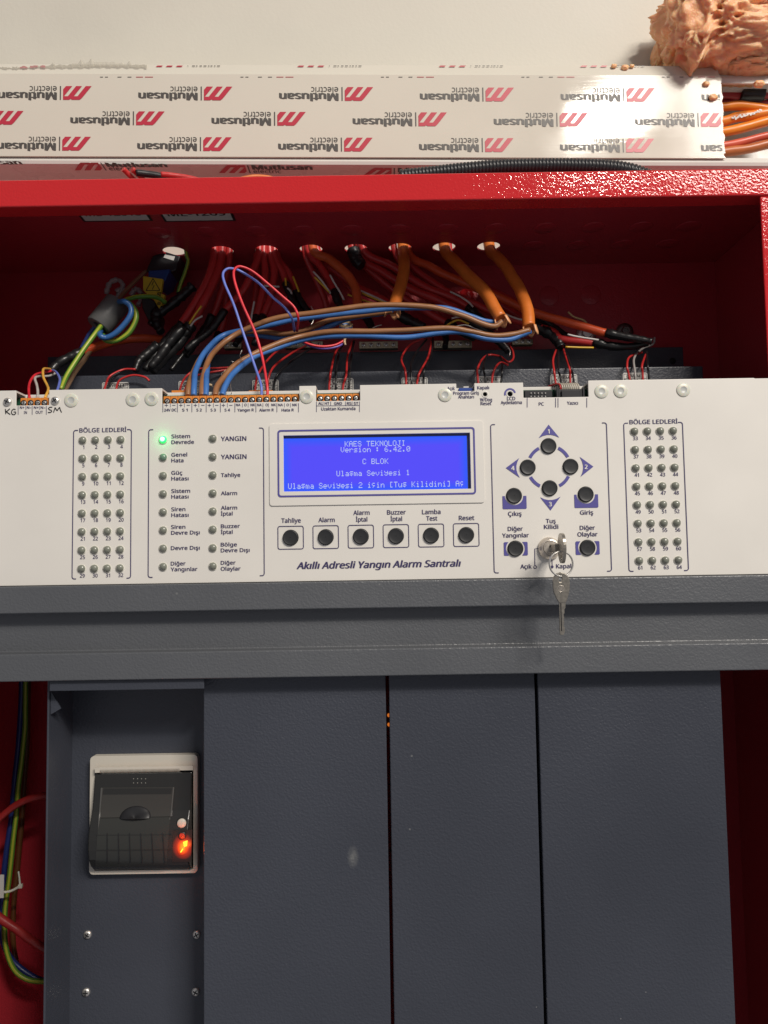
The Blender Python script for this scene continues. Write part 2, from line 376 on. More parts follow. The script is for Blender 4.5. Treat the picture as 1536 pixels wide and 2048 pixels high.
# ================================================================== CABLE TRUNKING
TT = math.tan(R(1.1))
def tilt(mb):
    mb.v = [(x, y, z - x * TT) for x, y, z in mb.v]; return mb
YD = .140
trk = thing('cable_trunking', 'white plastic cable trunking with printed logos running along the wall above the cabinet', 'cable trunking', (0, YW, .36))
zt0, zt1, zb1, zr = at(768, 131, YD + .006).z, at(768, 149, YD).z, at(768, 314, YD).z, at(768, 331, YD + .002).z
XE = at(1445, 250, YD).x
mb = MB(); mb.profx([(YD, zb1), (YD, zt1), (YD + .0015, zt1 + .0006), (YD + .0055, zt0), (YW - .002, zt0 + .001), (YW - .002, zt0 - .001), (YD + .008, zt0 - .002), (YD + .003, zt1 - .001), (YD + .002, zb1)], -.42, XE)
lid = part('lid', tilt(mb).mesh('lid', m_duct), trk)
mb = MB()  # base channel: floor with rolled front edge, back
mb.profx([(YD + .0025, zb1 - .0006), (YD + .001, zr + .0035), (YD + .002, zr + .0008), (YD + .005, zr), (YW - .001, zr), (YW - .001, zr + .0022), (YD + .0065, zr + .0022), (YD + .0065, zb1 + .002), (YD + .0035, zb1 + .002)], -.42, .45)
mb.profx([(YW - .0028, zr + .0023), (YW - .001, zr + .0023), (YW - .001, zt0 - .003), (YW - .0028, zt0 - .003)], -.42, .45)
mb.profx([(YD + .006, zt1 - .0035), (YD + .0065, zt1 + .0015), (YD + .011, zt0 - .0035), (YW - .003, zt0 - .0035), (YW - .003, zt0 - .0055), (YD + .012, zt0 - .0055), (YD + .0085, zt1 - .001), (YD + .008, zt1 - .0035)], -.42, .45)
part('base_channel', tilt(mb).mesh('base_channel', m_ductbase), trk)
# torn cut edge of the lid
mb = MB(); rnd = random.Random(2); z = zb1; pts = []
while z < zt1:
    pts.append((XE + rnd.uniform(-.0004, .0022), z)); z += rnd.uniform(.0012, .0040)
pts = [(XE - .0012, zb1)] + pts + [(XE - .0012, zt1)]
mb.prism(pts, YD + .0004, YD + .0012); part('ragged_edge', tilt(mb).mesh('ragged_edge', m_duct), trk)
# printed marks
EMB = [[(1027, 135), (1068, 85), (1158, 85), (1040, 238), (1027, 238)], [(1097, 238), (1215, 85), (1300, 85), (1182, 238)], [(1237, 238), (1355, 85), (1440, 85), (1322, 238)],
       [(1027, 238), (1322, 238), (1295, 270), (1268, 292), (1155, 292), (1138, 278), (1118, 292), (1027, 292)]]
def logo_mesh(name, rot, ref=(407.5, 172.2)):
    """one printed mark, in photograph pixels from the emblem's corner (y up); rot: upside down as on the lid"""
    mb = MB(); fx = lambda x: (x - 1027) / 6.98; fy = lambda y: -(y - 85) / 6.98
    for q in EMB: mb.flat([(fx(x), fy(y)) for x, y in q], 0, 0)
    mb.flat([(fx(980), fy(85)), (fx(997), fy(85)), (fx(997), fy(292)), (fx(980), fy(292))], 0, 1)
    for s, x0, x1, base, h, b in (('Mutlusan', 75, 938, 180, 110, .05), ('electric', 540, 935, 87, 88, .008)):
        vs, fs = text2d(s, b); lo = min(v[0] for v in vs); hi = max(v[0] for v in vs)
        W = (x1 - x0) / 6.98; H = h / 6.98
        mb.add([(fx(x1) - (x - lo) / (hi - lo) * W, -e * LIFT, fy(base) - y / CAPH * H) for x, y, e in vs], fs, 1)
    if not rot: mb.v = [(-x, y, -z) for x, y, z in mb.v]
    return mb
def place_logo(px, py, Y, sc=1.0, clip=None):
    mb = logo_mesh('logo', True); k = pxs(Y) * sc; p = at(px, py, Y)
    mb.v = [(p.x + x * k, Y + y, p.z + z * k - x * k * TT) for x, y, z in mb.v]
    me = mb.mesh('printed_logo', [m_red_ink, m_grey_ink])
    if clip:
        bm = bmesh.new(); bm.from_mesh(me)
        for co, no in clip: bmesh.ops.bisect_plane(bm, geom=bm.verts[:] + bm.edges[:] + bm.faces[:], plane_co=co, plane_no=no, clear_outer=True)
        bm.to_mesh(me); bm.free()
    return part('printed_logo', me, lid)
cut = [((XE - .0013, 0, 0), (1, 0, 0))]
YP = YD - .0003
for i in range(-1, 5): place_logo(126.3 + 281.5 * i if i >= 0 else -155, 172 + i * 1.0, YP)
for i in range(-1, 5): place_logo(-10 + 282.2 * (i + 0), 221.6 + i * 1.0, YP)
for i in range(-1, 5): place_logo(124.6 + 281.7 * i, 273.3 + i * .9, YP)
place_logo(126.3 + 281.5 * 5, 177, YP, clip=cut); place_logo(124.6 + 281.7 * 5, 278, YP, clip=cut)
place_logo(-10 + 282.2 * 5, 226, YP, clip=cut)
# sliver of the next rows of print on the rounded shoulder and at the lid's top
zz = at(768, 137, YD + .004).z
for i in range(0, 5):
    px = 311 + 283 * i
    mb = MB(); Y = YD + .0038
    for k in range(3): mb.flat([xz(px + 20 * k, 133.5, Y), xz(px + 12 + 20 * k, 133.5, Y), xz(px + 15 + 20 * k, 131, Y), xz(px + 4 + 20 * k, 131, Y)], Y, 0)
    for k, wd in ((64, 1.5), (73, 6), (81, 3), (88, 5), (96, 6), (105, 3), (110, 4), (117, 3), (123, 6)):
        mb.flat([xz(px + k, 132.6, Y), xz(px + k + wd, 132.6, Y), xz(px + k + wd, 131, Y), xz(px + k, 131, Y)], Y, 1)
    part('printed_logo', mb.mesh('printed_logo', [m_red_ink, m_grey_ink]), lid)
for i in range(0, 5):
    px = 200 + 281 * i; mb = MB()
    for k, wd in ((0, 6), (10, 6), (35, 8), (55, 8), (72, 14), (90, 16)):
        mb.flat([xz(px + k, 154.6, YP), xz(px + k + wd, 154.6, YP), xz(px + k + wd, 153.4, YP), xz(px + k, 153.4, YP)], YP, 1 if k < 60 else 0)
    part('printed_logo', mb.mesh('printed_logo', [m_red_ink, m_grey_ink]), lid)
# upright logos on the underside
for i in range(-1, 4):
    mb = logo_mesh('logo', False); k = pxs(.155); p = atz(207 + 288 * i, 350.5, zr); kk = k * 1.02
    mb.v = [(p.x + x * kk * .98, p.y - z * kk, zr - .0003 + y - (p.x + x * kk) * TT) for x, y, z in mb.v]
    part('printed_logo', mb.mesh('printed_logo', [m_red_ink, m_grey_ink]), trk)
# torn film left on the shoulder
mb = MB(); rnd = random.Random(7); up, lo = [], []
for i in range(60):
    px = -6 + 300 * i / 59; e = math.sin(i / 59 * math.pi)
    base = 135 + (2 if px < 60 else 0) - 3 * math.exp(-((px - 210) / 60) ** 2)
    up.append((px, base - 3 - 5 * math.exp(-((px - 195) / 55) ** 2) - rnd.uniform(0, 2.6) - (6 if i in (22, 33, 37, 52) else 0))); lo.append((px, base + rnd.uniform(-1, 1.4)))
Yf = YD + .0022
for i in range(59):
    q = [up[i], up[i + 1], lo[i + 1], lo[i]]; mi = 1 if 36 < up[i][0] < 86 and i % 4 else 0
    mb.add([at(x, y, Yf + (.003 if k < 2 else 0) + .0006 * math.sin(i * 1.7)) for k, (x, y) in enumerate(q)], [(0, 3, 2, 1)], mi)
part('torn_film', mb.mesh('torn_film', [mat('film_grey', (.50, .46, .38), .35, alpha=.55), mat('film_red', (.52, .20, .20), .4, alpha=.7)]), trk)

# ------------------------------------------------------------------ expanding foam
def foam(name, c, rad, sub, seed, label, cat, amp=1.0, flatback=None, drips=()):
    bm = bmesh.new(); bmesh.ops.create_icosphere(bm, subdivisions=sub, radius=1)
    c = Vector(c); off = Vector((seed * 7.3, seed * 1.7, seed * 3.1)); cells = []
    rr = random.Random(seed)
    pits = []
    for _ in range(130):
        v = Vector((rr.gauss(0, 1), rr.gauss(0, 1) - .9, rr.gauss(0, 1))).normalized(); pits.append((v, rr.uniform(.018, .10), rr.uniform(.04, .18)))
    for v in bm.verts:
        d = v.co.normalized(); e = Vector([math.copysign(abs(a) ** .72, a) for a in d])
        f1 = lambda q: noise.voronoi(d * q + off)[0][0]
        wv = Vector((noise.noise(d * 5 + off), noise.noise(d * 5 - off), noise.noise(d * 5.3 + off * 2))) * .09
        f1w = lambda q: noise.voronoi((d + wv) * q + off)[0][0]
        s = 1 + amp * (.13 * noise.noise(d * 1.6 + off) + .20 * (.5 - f1w(3.0)) + .11 * (.45 - f1w(7.5)) + .055 * (.4 - f1w(17)) + .030 * (.4 - f1(38)) + .020 * noise.noise(d * 26 + off) + .014 * noise.noise(d * 55 + off))
        for pv, pr, pd in pits:
            q = (d - pv).length / pr
            if q < 1.5: s -= amp * pd * (1 - q * q if q < .8 else .36 * (1.5 - q) / .7 * .6) if q < .95 else -amp * .03 * (1.5 - q)
        p = Vector((e.x * rad[0], e.y * rad[1], e.z * rad[2])) * s + c
        for px_, wd_, ln_ in drips:
            if d.z < -.15: p.z -= ln_ * math.exp(-((p.x - px_) / wd_) ** 2) * min(1, (-d.z - .15) * 2)
        if flatback and p.y > flatback: p.y = flatback
        v.co = p - c
    me = bpy.data.meshes.new(name); bm.to_mesh(me); bm.free(); me.materials.append(m_foam)
    me.polygons.foreach_set('use_smooth', [True] * len(me.polygons))
    o = part(name, me, None, pos=c); return tag(o, label, cat)
foam('expanding_foam', at(1462, 50, .148), (.066, .050, .047), 6, 3, 'large rough lump of salmon coloured expanding foam stuck on the wall above the trunking', 'foam', 1.0, YW - .001, ((at(1397, 100, .12).x, .0055, .013), (at(1364, 100, .12).x, .009, .007), (at(1345, 100, .12).x, .006, .004)))
foam('expanding_foam', at(1324, 108, .185), (.0095, .012, .012), 4, 5, 'small brownish foam blob on the wall at the edge of the big foam lump', 'foam', 1.2, YW - .001)
foam('expanding_foam', at(1500, 140, .150), (.030, .022, .007), 5, 11, 'thin foam spread lying along the trunking top beneath the big lump', 'foam', 1.1)
for i, (px, py, r, lab) in enumerate(((1228, 132, .0017, 'tiny foam crumb farthest from the foam lump on the trunking edge'), (1250, 135, .0022, 'larger foam crumb in the row on the trunking edge'), (1264, 132, .0014, 'tiny foam crumb nearest the foam lump on the trunking edge'),
                                     (1412, 168, .0020, 'foam crumb stuck on the lid print below the foam drip'), (1426, 195, .0026, 'foam crumb on the printed letters beside the torn lid end'), (1518, 168, .0030, 'round foam crumb on the open trunking edge above the black tape'))):
    foam('foam_crumb', at(px, py, YD + (.003 if i < 3 else -.001)), (r * 1.6, r, r), 3, 20 + i, lab, 'foam crumb', 1.5)

# ================================================================== WIRES
def Ypts(pts, Y0, Y1=None):
    Y1 = Y0 if Y1 is None else Y1; n = len(pts); out = []
    for i, p in enumerate(pts):
        out.append(at(p[0], p[1], p[2] if len(p) > 2 else Y0 + (Y1 - Y0) * i / max(1, n - 1)))
    return out
def wire(name, label, cat, col, dia, pts, Y0, Y1=None, group=None, n=8, m=None, pre=None):
    """dia in photograph pixels at the wire's mean depth"""
    P = Ypts(pts, Y0, Y1)
    if pre: P = [Vector(pre)] + P
    ym = sum(p.y for p in P) / len(P); mb = MB(); S = spline(P); r0 = dia / 2 * pxs(ym); sd = pts[0][0] * .37 + dia
    rad = [r0 * (1 + .07 * noise.noise(Vector((i * .35, sd, 0)))) for i in range(len(S))]
    if dia > 9: S = [S[0]] + [q + Vector((noise.noise(q * 45 + Vector((sd, 0, 0))), 0, noise.noise(q * 45 + Vector((0, sd, 0))))) * r0 * .22 for q in S[1:-1]] + [S[-1]]
    mb.tube(S, rad, n)
    return solo(name, mb, m or wirem(col), label, cat, group)
def child_tube(parent, name, m, dia, pts, Y0, Y1=None, taper=1.0, n=9, lump=0):
    P = spline(Ypts(pts, Y0, Y1)); r = dia / 2 * pxs(Y0); rr = random.Random(len(pts) * 31 + int(pts[0][0]))
    rad = [r * (1 + (taper - 1) * i / max(1, len(P) - 1)) * (1 + lump * rr.uniform(-1, 1)) for i in range(len(P))]
    mb = MB(); mb.tube(P, rad, n); return part(name, mb.mesh(name, m), parent)

# ================================================================== ALARM PANEL
pan = thing('alarm_panel', 'white fire alarm control panel with blue display, indicator rows and charcoal lower front', 'alarm panel', (0, .01, -.08))
zA, zB, zC, zD = at(768, 1161.5, -.003).z, at(768, 1216, -.003).z, at(768, 1297, -.003).z, at(768, 1352, -.003).z
XL, XR = -.44, .44
def top_z(px, py): return at(px, py, 0).z
def X(px, py=790, Y=0): return at(px, py, Y).x
zt = sum(top_z(*p) for p in ((200, 777.5), (800, 770), (1300, 760.5))) / 3
def zn(px, py): return top_z(px, py)
fl = .0006
outl = [(XL, zA + .0004), (XR, zA + .0004), (XR, zt + .0003), (X(1512), zt + .0003), (X(1509), zt + .0007)]
def notch(px0, px1, zb): return [(X(px1), zt), (X(px1) , zb), (X(px0), zb), (X(px0), zt)]
nb1 = zn(65, 810.5); nb2 = zn(460, 805); nb3 = zn(676, 801.5); nb4 = zn(931, 782); nb5 = zn(1112, 794.5)
outl += [(X(1178), zt + .0007)] + notch(1047, 1177, nb5)[0:] + notch(913, 949, nb4) + notch(632, 720, nb3) + notch(324, 598.5, nb2) + notch(32, 98, nb1)
outl += [(XL, zt)]
win = [xz(567.3, 871.5), xz(940.8, 865.5), xz(940.8, 977), xz(567.3, 984)]
wx0, wx1 = (win[0][0] + win[3][0]) / 2, (win[1][0] + win[2][0]) / 2; wz1, wz0 = (win[0][1] + win[1][1]) / 2, (win[2][1] + win[3][1]) / 2
WIN = [(wx0, wz0), (wx1, wz0), (wx1, wz1), (wx0, wz1)]
pw = xz(970, 788.6); pl = xz(1020, 788)
plate = part('faceplate', sheet('faceplate', outl, [WIN, circ(*pw, .0016, 12), circ(*pl, .0019, 12)], 0, .0014, m_white), pan, .0006, 2)
# folded top flange: full depth between the notches, a thin strip behind them
mb = MB()
for a, b in ((None, 32), (98, 324), (598.5, 632), (720, 913), (949, 1047), (1177, None)):
    mb = MB(); mb.box(XL if a is None else X(a), XR if b is None else X(b), .0015, .0145, zt - .0014, zt - .0001); part('top_flange', mb.mesh('top_flange', m_white), pan)
pass
mb = MB(); mb.box(XL, XR, .0146, .0162, zt - .0075, zt + .0001); part('rear_strip', mb.mesh('rear_strip', m_white), pan, .0004)
mb = MB(); mb.box(-.285, .285, .0105, .0120, -.02, zt - .0032); part('circuit_board', mb.mesh('circuit_board', m_pcb), pan)
# charcoal lower front
mb = MB(); mb.profx([(-.003, zA), (-.003, zB), (.009, zB), (.009, zC), (-.003, zC), (-.003, zD), (.0112, zD), (.0112, zA)], XL, XR)
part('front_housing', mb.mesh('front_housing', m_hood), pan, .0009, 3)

# printed frames, brackets
def stroke_part(strokes, wpx, parent=None, m=None, Y=-.0003, name='printed_line'):
    mb = MB()
    for s in strokes:
        for q in ribbon(s, wpx * pxs(0)): mb.flat(q, Y)
    return part(name, mb.mesh(name, m or m_ink), parent or plate)
def arc(cx, cz, r, a0, a1, k=6): return [(cx + r * math.cos(R(a0 + (a1 - a0) * i / k)), cz + r * math.sin(R(a0 + (a1 - a0) * i / k))) for i in range(k + 1)]
def bracket(tl, bl, tr, br, ctop, cbot, w=2.6, title=None):
    """left and right square brackets with rounded corners, corners given in photograph pixels"""
    k = pxs(0); x0 = (at(*tl).x + at(*bl).x) / 2; x1 = (at(*tr).x + at(*br).x) / 2
    z1 = (at(*tl).z + at(*tr).z) / 2; z0 = (at(*bl).z + at(*br).z) / 2; r = 4.5 * k
    left = [(x0 + ctop * k, z1)] + arc(x0 + r, z1 - r, r, 90, 180) + arc(x0 + r, z0 + r, r, 180, 270) + [(x0 + cbot * k, z0)]
    right = [(x1 - ctop * k, z1)] + arc(x1 - r, z1 - r, r, 90, 0) + arc(x1 - r, z0 + r, r, 0, -90) + [(x1 - cbot * k, z0)]
    stroke_part([left], w); stroke_part([right], w)
    return x0, x1, z0, z1
bracket((148, 861), (144, 1158), (264, 859), (260.5, 1156), 9, 8, 1.9)
bracket((1247.5, 846), (1257.5, 1142.5), (1365.5, 845), (1376, 1141), 9, 9, 1.9)
bracket((298, 859), (296.3, 1155), (527, 856.5), (528.7, 1151), 9, 9, 1.9)
bracket((982, 850), (987.5, 1145), (1214, 845), (1221.7, 1143), 9, 9, 1.9)
T = lambda s, a, b, bl, cap, **k: text(s, a, b, bl, cap, plate, **k)
T('BÖLGE LEDLERİ', 158, 253.4, 864, 8.3); T('BÖLGE LEDLERİ', 1258.6, 1356, 847.4, 8.4)

# indicator lamps
def led_mesh(name, ma, core=None):
    mb = MB(); mb.lathe([(.00315, 0), (.00315, .0004), (.0028, .0007)], (0, 0, 0), (0, -1, 0), 18, 0, True, False)  # pale collar under the shifted dome draws light focused through the dome
    dome = [(.0026 * math.cos(R(a)), .0006 + .0021 * math.sin(R(a))) for a in (0, 20, 40, 58, 74, 86)]
    mb.lathe(dome, (.00034, 0, .00040), (0, -1, 0), 18, 1)
    if core: mb.lathe([(.0017, .0024), (.0013, .0028), (.0004, .0030)], (.0001, 0, .0003), (0, -1, 0), 12, 2)
    return mb.mesh(name, [m_ledcrescent, ma] + ([core] if core else []))
LM, LMG = led_mesh('indicator_lamp', m_led), led_mesh('indicator_lamp', m_ledg)
LMON = led_mesh('indicator_lamp', m_ledon, m_ledcore)
def grid(a, b, c, d):       # corner pixels tl, tr, bl, br -> world rectangle
    A, B, C, D = (at(*p) for p in (a, b, c, d))
    return (A.x + C.x) / 2, (B.x + D.x) / 2, (A.z + B.z) / 2, (C.z + D.z) / 2
NUMH = 7.1
for n0, g in ((1, grid((165.4, 881.4), (241.4, 879.8), (163, 1137.7), (239.8, 1136.9))), (33, grid((1268.3, 863.2), (1346, 862.3), (1277.2, 1121.7), (1355, 1120.7)))):
    gx0, gx1, gz1, gz0 = g
    for rw in range(8):
        for cl in range(4):
            x = gx0 + (gx1 - gx0) * cl / 3; z = gz1 + (gz0 - gz1) * rw / 7
            part('indicator_lamp', LM, pan, pos=(x, 0, z))
            s = str(n0 + rw * 4 + cl); vs, fs = text2d(s, .018); k = pxs(0); hi = max(v[0] for v in vs); lo = min(v[0] for v in vs)
            sy = NUMH * k / CAPH; mb = MB(); ox = x + 2.2 * k - (lo + hi) / 2 * sy * .93; oz = z - 17 * k
            mb.add([(ox + a * sy * .93, -.0003 - e * LIFT, oz + b * sy) for a, b, e in vs], fs); part('lettering', mb.mesh('lettering', m_ink), plate)
rowA = [880, 915.6, 952, 988.4, 1024.6, 1061, 1097.4, 1134]; rowB = [877.6, 914, 950.6, 987, 1023, 1059.4, 1096.4, 1133]
for i, (a, b) in enumerate(zip(rowA, rowB)):
    part('indicator_lamp', LMON if i == 0 else LMG if i == 1 else LM, pan, pos=at(326.2, a))
    part('indicator_lamp', LM, pan, pos=at(425.6, b))
pl_ = bpy.data.lights.new('green_lamp_glow', 'POINT'); pl_.color = (.05, 1, .25); pl_.energy = .0011; pl_.shadow_soft_size = .002
go = bpy.data.objects.new('green_lamp_glow', pl_); COL.objects.link(go); go.location = at(326, 879) + Vector((0, -.0058, 0))
for s, a, b, bl, c in (('Sistem', 342.4, 380.6, 876, 7.4), ('Devrede', 342.4, 388.4, 887.6, 7.4), ('Genel', 342.4, 374.6, 912.8, 7.4), ('Hata', 342.4, 367.4, 924.4, 7.4),
    ('Güç', 342.4, 365, 949, 7.4), ('Hatası', 342.4, 377.4, 960.6, 7.4), ('Sistem', 342.4, 380.6, 985.4, 7.4), ('Hatası', 342.4, 377.4, 996.8, 7.4), ('Siren', 342.4, 371, 1022, 7.4), ('Hatası', 342.4, 377.4, 1033.6, 7.4),
    ('Siren', 342, 371, 1057.4, 7.4), ('Devre Dışı', 342, 399.6, 1068.8, 7.4), ('Devre Dışı', 341.6, 399.6, 1099.4, 7.4), ('Diğer', 341.4, 371.4, 1130.6, 7.4), ('Yangınlar', 341.4, 395, 1142, 7.4),
    ('YANGIN', 441.4, 493, 881.6, 9), ('YANGIN', 441.6, 493.4, 917.8, 9), ('Tahliye', 441.6, 480.8, 953.6, 7.4), ('Alarm', 441.6, 474.6, 990, 7.4), ('Alarm', 441.6, 474.6, 1019, 7.4), ('İptal', 441.6, 465.4, 1030.8, 7.4),
    ('Buzzer', 441.6, 480, 1055.8, 7.4), ('İptal', 441.6, 465.4, 1067.6, 7.4), ('Bölge', 441.4, 474, 1092.6, 7.4), ('Devre Dışı', 441.4, 499.4, 1104, 7.4), ('Diğer', 441.4, 471.4, 1129, 7.4), ('Olaylar', 441.4, 481.4, 1141, 7.4)):
    T(s, a, b, bl, c, bold=.024)

# display: embossed surround, frame, recess, screen
def rect_of(a, b, c, d):
    P = [at(*q) for q in (a, b, c, d)]; return ((P[0].x + P[3].x) / 2, (P[1].x + P[2].x) / 2, (P[2].z + P[3].z) / 2, (P[0].z + P[1].z) / 2)
ex = rect_of((538.6, 848), (967.5, 842), (967.7, 1005.7), (540, 1011.7))
sur = part('display_surround', sheet('display_surround', rrect(*ex, .002), [WIN], -.0009, -.0001, m_white), pan, .0004, 2)
fr = rect_of((555.3, 860), (950, 855), (950.8, 989), (555.8, 994.6)); k = pxs(0); fwd = 3.4 * k
part('printed_line', (lambda mb: mb)(sheet('printed_line', rrect(*fr, .0022), [rrect(fr[0] + fwd, fr[1] - fwd, fr[2] + fwd, fr[3] - fwd, .0014)], -.0012, -.00095, m_blueink)), sur)
dsp = thing  # (name kept short below)
mb = MB(); d = .0032
mb.box(wx0 - .002, wx1 + .002, .0030, .0045, wz0 - .002, wz1 + .002); lcd = part('display', mb.mesh('display', m_screenbk), pan)
m_scr = bpy.data.materials.new('lcd_backlight'); m_scr.use_nodes = True
nt = m_scr.node_tree; b = nt.nodes['Principled BSDF']; b.inputs['Base Color'].default_value = (.01, .01, .05, 1); b.inputs['Roughness'].default_value = .15
tcn = nt.nodes.new('ShaderNodeTexCoord'); sp = nt.nodes.new('ShaderNodeSeparateXYZ'); nt.links.new(tcn.outputs['Generated'], sp.inputs[0])
def mth(op, a, bb):
    n = nt.nodes.new('ShaderNodeMath'); n.operation = op
    for i, v in enumerate((a, bb)):
        if v is None: continue
        if isinstance(v, (int, float)): n.inputs[i].default_value = v
        else: nt.links.new(v, n.inputs[i])
    return n.outputs[0]
ax = mth('MINIMUM', sp.outputs['X'], mth('SUBTRACT', 1, sp.outputs['X'])); az = mth('MINIMUM', sp.outputs['Z'], mth('SUBTRACT', 1, sp.outputs['Z']))
ed_ = mth('MINIMUM', mth('MULTIPLY', ax, 3.4), az)
rp = nt.nodes.new('ShaderNodeValToRGB'); rp.color_ramp.elements[0].position = .02; rp.color_ramp.elements[0].color = (.022, .095, .95, 1)
rp.color_ramp.elements[1].position = .17; rp.color_ramp.elements[1].color = (.082, .065, .93, 1); nt.links.new(ed_, rp.inputs[0])
nt.links.new(rp.outputs[0], b.inputs['Emission Color']); b.inputs['Emission Strength'].default_value = .97
sx0, sx1 = at(566.5, 925, .002).x, at(934.5, 925, .002).x; sz0, sz1 = at(750, 981.5, .002).z, at(750, 874.5, .002).z
mb = MB(); mb.box(sx0, sx1, .0019, .0030, sz0, sz1); scr = part('screen', mb.mesh('screen', m_scr), lcd)
GLY = {'K': '10001 10010 10100 11000 10100 10010 10001', 'A': '01110 10001 10001 11111 10001 10001 10001', 'E': '11111 10000 10000 11110 10000 10000 11111', 'S': '01110 10001 10000 01110 00001 10001 01110',
 'T': '11111 00100 00100 00100 00100 00100 00100', 'N': '10001 11001 10101 10101 10011 10001 10001', 'O': '01110 10001 10001 10001 10001 10001 01110', 'L': '10000 10000 10000 10000 10000 10000 11111',
 'J': '00111 00010 00010 00010 00010 10010 01100', 'I': '01110 00100 00100 00100 00100 00100 01110', 'V': '10001 10001 10001 10001 10001 01010 00100', 'e': '00000 00000 01110 10001 11111 10000 01110',
 'r': '00000 00000 10110 11001 10000 10000 10000', 's': '00000 00000 01111 10000 01110 00001 11110', 'i': '00100 00000 01100 00100 00100 00100 01110', 'o': '00000 00000 01110 10001 10001 10001 01110',
 'n': '00000 00000 10110 11001 10001 10001 10001', ':': '00000 01100 01100 00000 01100 01100 00000', '.': '00000 00000 00000 00000 00000 01100 01100', '6': '00110 01000 10000 11110 10001 10001 01110',
 '4': '00010 00110 01010 10010 11111 00010 00010', '2': '01110 10001 00001 00110 01000 10000 11111', '0': '01110 10001 10011 10101 11001 10001 01110', 'C': '01110 10001 10000 10000 10000 10001 01110',
 'B': '11110 10001 10001 11110 10001 10001 11110', 'U': '10001 10001 10001 10001 10001 10001 01110', 'l': '01100 00100 00100 00100 00100 00100 01110', 'a': '00000 00000 01110 00001 01111 10001 01111',
 'ş': '00000 01111 10000 01110 00001 11110 00100', 'm': '00000 00000 11010 10101 10101 10101 10101', 'v': '00000 00000 10001 10001 10001 01010 00100', 'y': '00000 10001 10001 01111 00001 10001 01110',
 '1': '00100 01100 00100 00100 00100 00100 01110', 'ç': '00000 01110 10000 10000 01110 00100 01000', '[': '01110 01000 01000 01000 01000 01000 01110', ']': '01110 00010 00010 00010 00010 00010 01110',
 'u': '00000 00000 10001 10001 10001 10011 01101', 'd': '00001 00001 01101 10011 10001 10001 01111', 'ı': '00000 00000 01100 00100 00100 00100 01110'}
m_px = mat('lcd_pixel', (.02, .02, .06), .3, emit=(.62, .72, 1.0), estr=.80)
def lcd_line(s, x0, x1, bl, cap):
    mb = MB(); n = len(s) * 6 - 1; Y = .0016; p = at((x0 + x1) / 2, bl, Y); W = (x1 - x0) * pxs(Y); u = W / n; v = cap * pxs(Y) / 7
    for i, ch in enumerate(s):
        g = GLY.get(ch)
        if not g: continue
        for r_, row in enumerate(g.split()):
            c0 = None
            for c in range(6):
                on = c < 5 and row[c] == '1'
                if on and c0 is None: c0 = c
                if not on and c0 is not None:
                    xa = p.x - W / 2 + (i * 6 + c0) * u; xb = p.x - W / 2 + (i * 6 + c) * u - u * .12; za = p.z + (7 - r_) * v
                    mb.flat([(xa, za), (xb, za), (xb, za - v * .9), (xa, za - v * .9)], Y); c0 = None
    o = part('lettering', mb.mesh('lettering', m_px), lcd); return o
for a in (('KAES TEKNOLOJI', 689, 811, 892.5, 11), ('Version : 6.42.0', 681, 821, 904, 11), ('C BLOK', 725, 777, 928, 11), ('Ulaşma Seviyesi 1', 672.7, 820, 951.5, 11), ('Ulaşma Seviyesi 2 için [Tuş Kilidini] Aç', 575.5, 928.5, 975.5, 11.5)): lcd_line(*a)

# push buttons
def button_mesh():
    mb = MB(); mb.lathe([(.0057, -.0002), (.0057, .0003)], (0, 0, 0), (0, -1, 0), 28, 1)
    mb.turned([[(.0054, .0003), (.0054, .0012)], [(.0054, .0012), (.0052, .0017), (.0049, .0018)], [(.0049, .0018), (.0045, .0017), (.0033, .00155), (.0018, .0015), (.0002, .0015)]], (0, 0, 0), n=28)
    return mb.mesh('push_button', [m_btn, m_gap])
BM = button_mesh()
brow = [(581.4, 1075.2), (651.5, 1074), (721.6, 1073), (791.6, 1072), (861.4, 1071), (932.4, 1070)]
B0, B1 = at(*brow[0]), at(*brow[-1]); bz = sum(at(*p).z for p in brow) / 6
for i in range(6):
    x = B0.x + (B1.x - B0.x) * i / 5; part('push_button', BM, pan, pos=(x, 0, bz)); kk = pxs(0)
    o_ = rrect(x - 26.2 * kk, x + 26.2 * kk, bz - 23.6 * kk, bz + 23.6 * kk, 4.5 * kk); i_ = rrect(x - 24.6 * kk, x + 24.6 * kk, bz - 22 * kk, bz + 22 * kk, 3.2 * kk)
    part('printed_line', sheet('printed_line', o_, [i_], -.0003, -.00005, m_ink), plate)
for s, a, b_, bl in (('Tahliye', 562.5, 601.8, 1045.2), ('Alarm', 636.8, 669.7, 1044), ('Alarm', 706.6, 739.5, 1029.6), ('İptal', 711.7, 735, 1043), ('Buzzer', 774, 812, 1028.7), ('İptal', 781, 804.5, 1042), ('Lamba', 844, 881.5, 1028), ('Test', 852.4, 875, 1041), ('Reset', 917.7, 949, 1040)):
    T(s, a, b_, bl, 8.8, bold=.024)
T('Akıllı Adresli Yangın Alarm Santralı', 593.4, 922, 1135.4, 13.2, bold=.034, shear=.22)
nav = {'1': (1097, 892), '4': (1055.4, 934.8), '2': (1140.9, 933.2), '3': (1099.2, 976.3), 'c': (1028, 991.5), 'g': (1171.3, 988.7), 'y': (1030.8, 1097), 'o': (1174.9, 1095.3)}
for p in nav.values(): part('push_button', BM, pan, pos=at(*p))
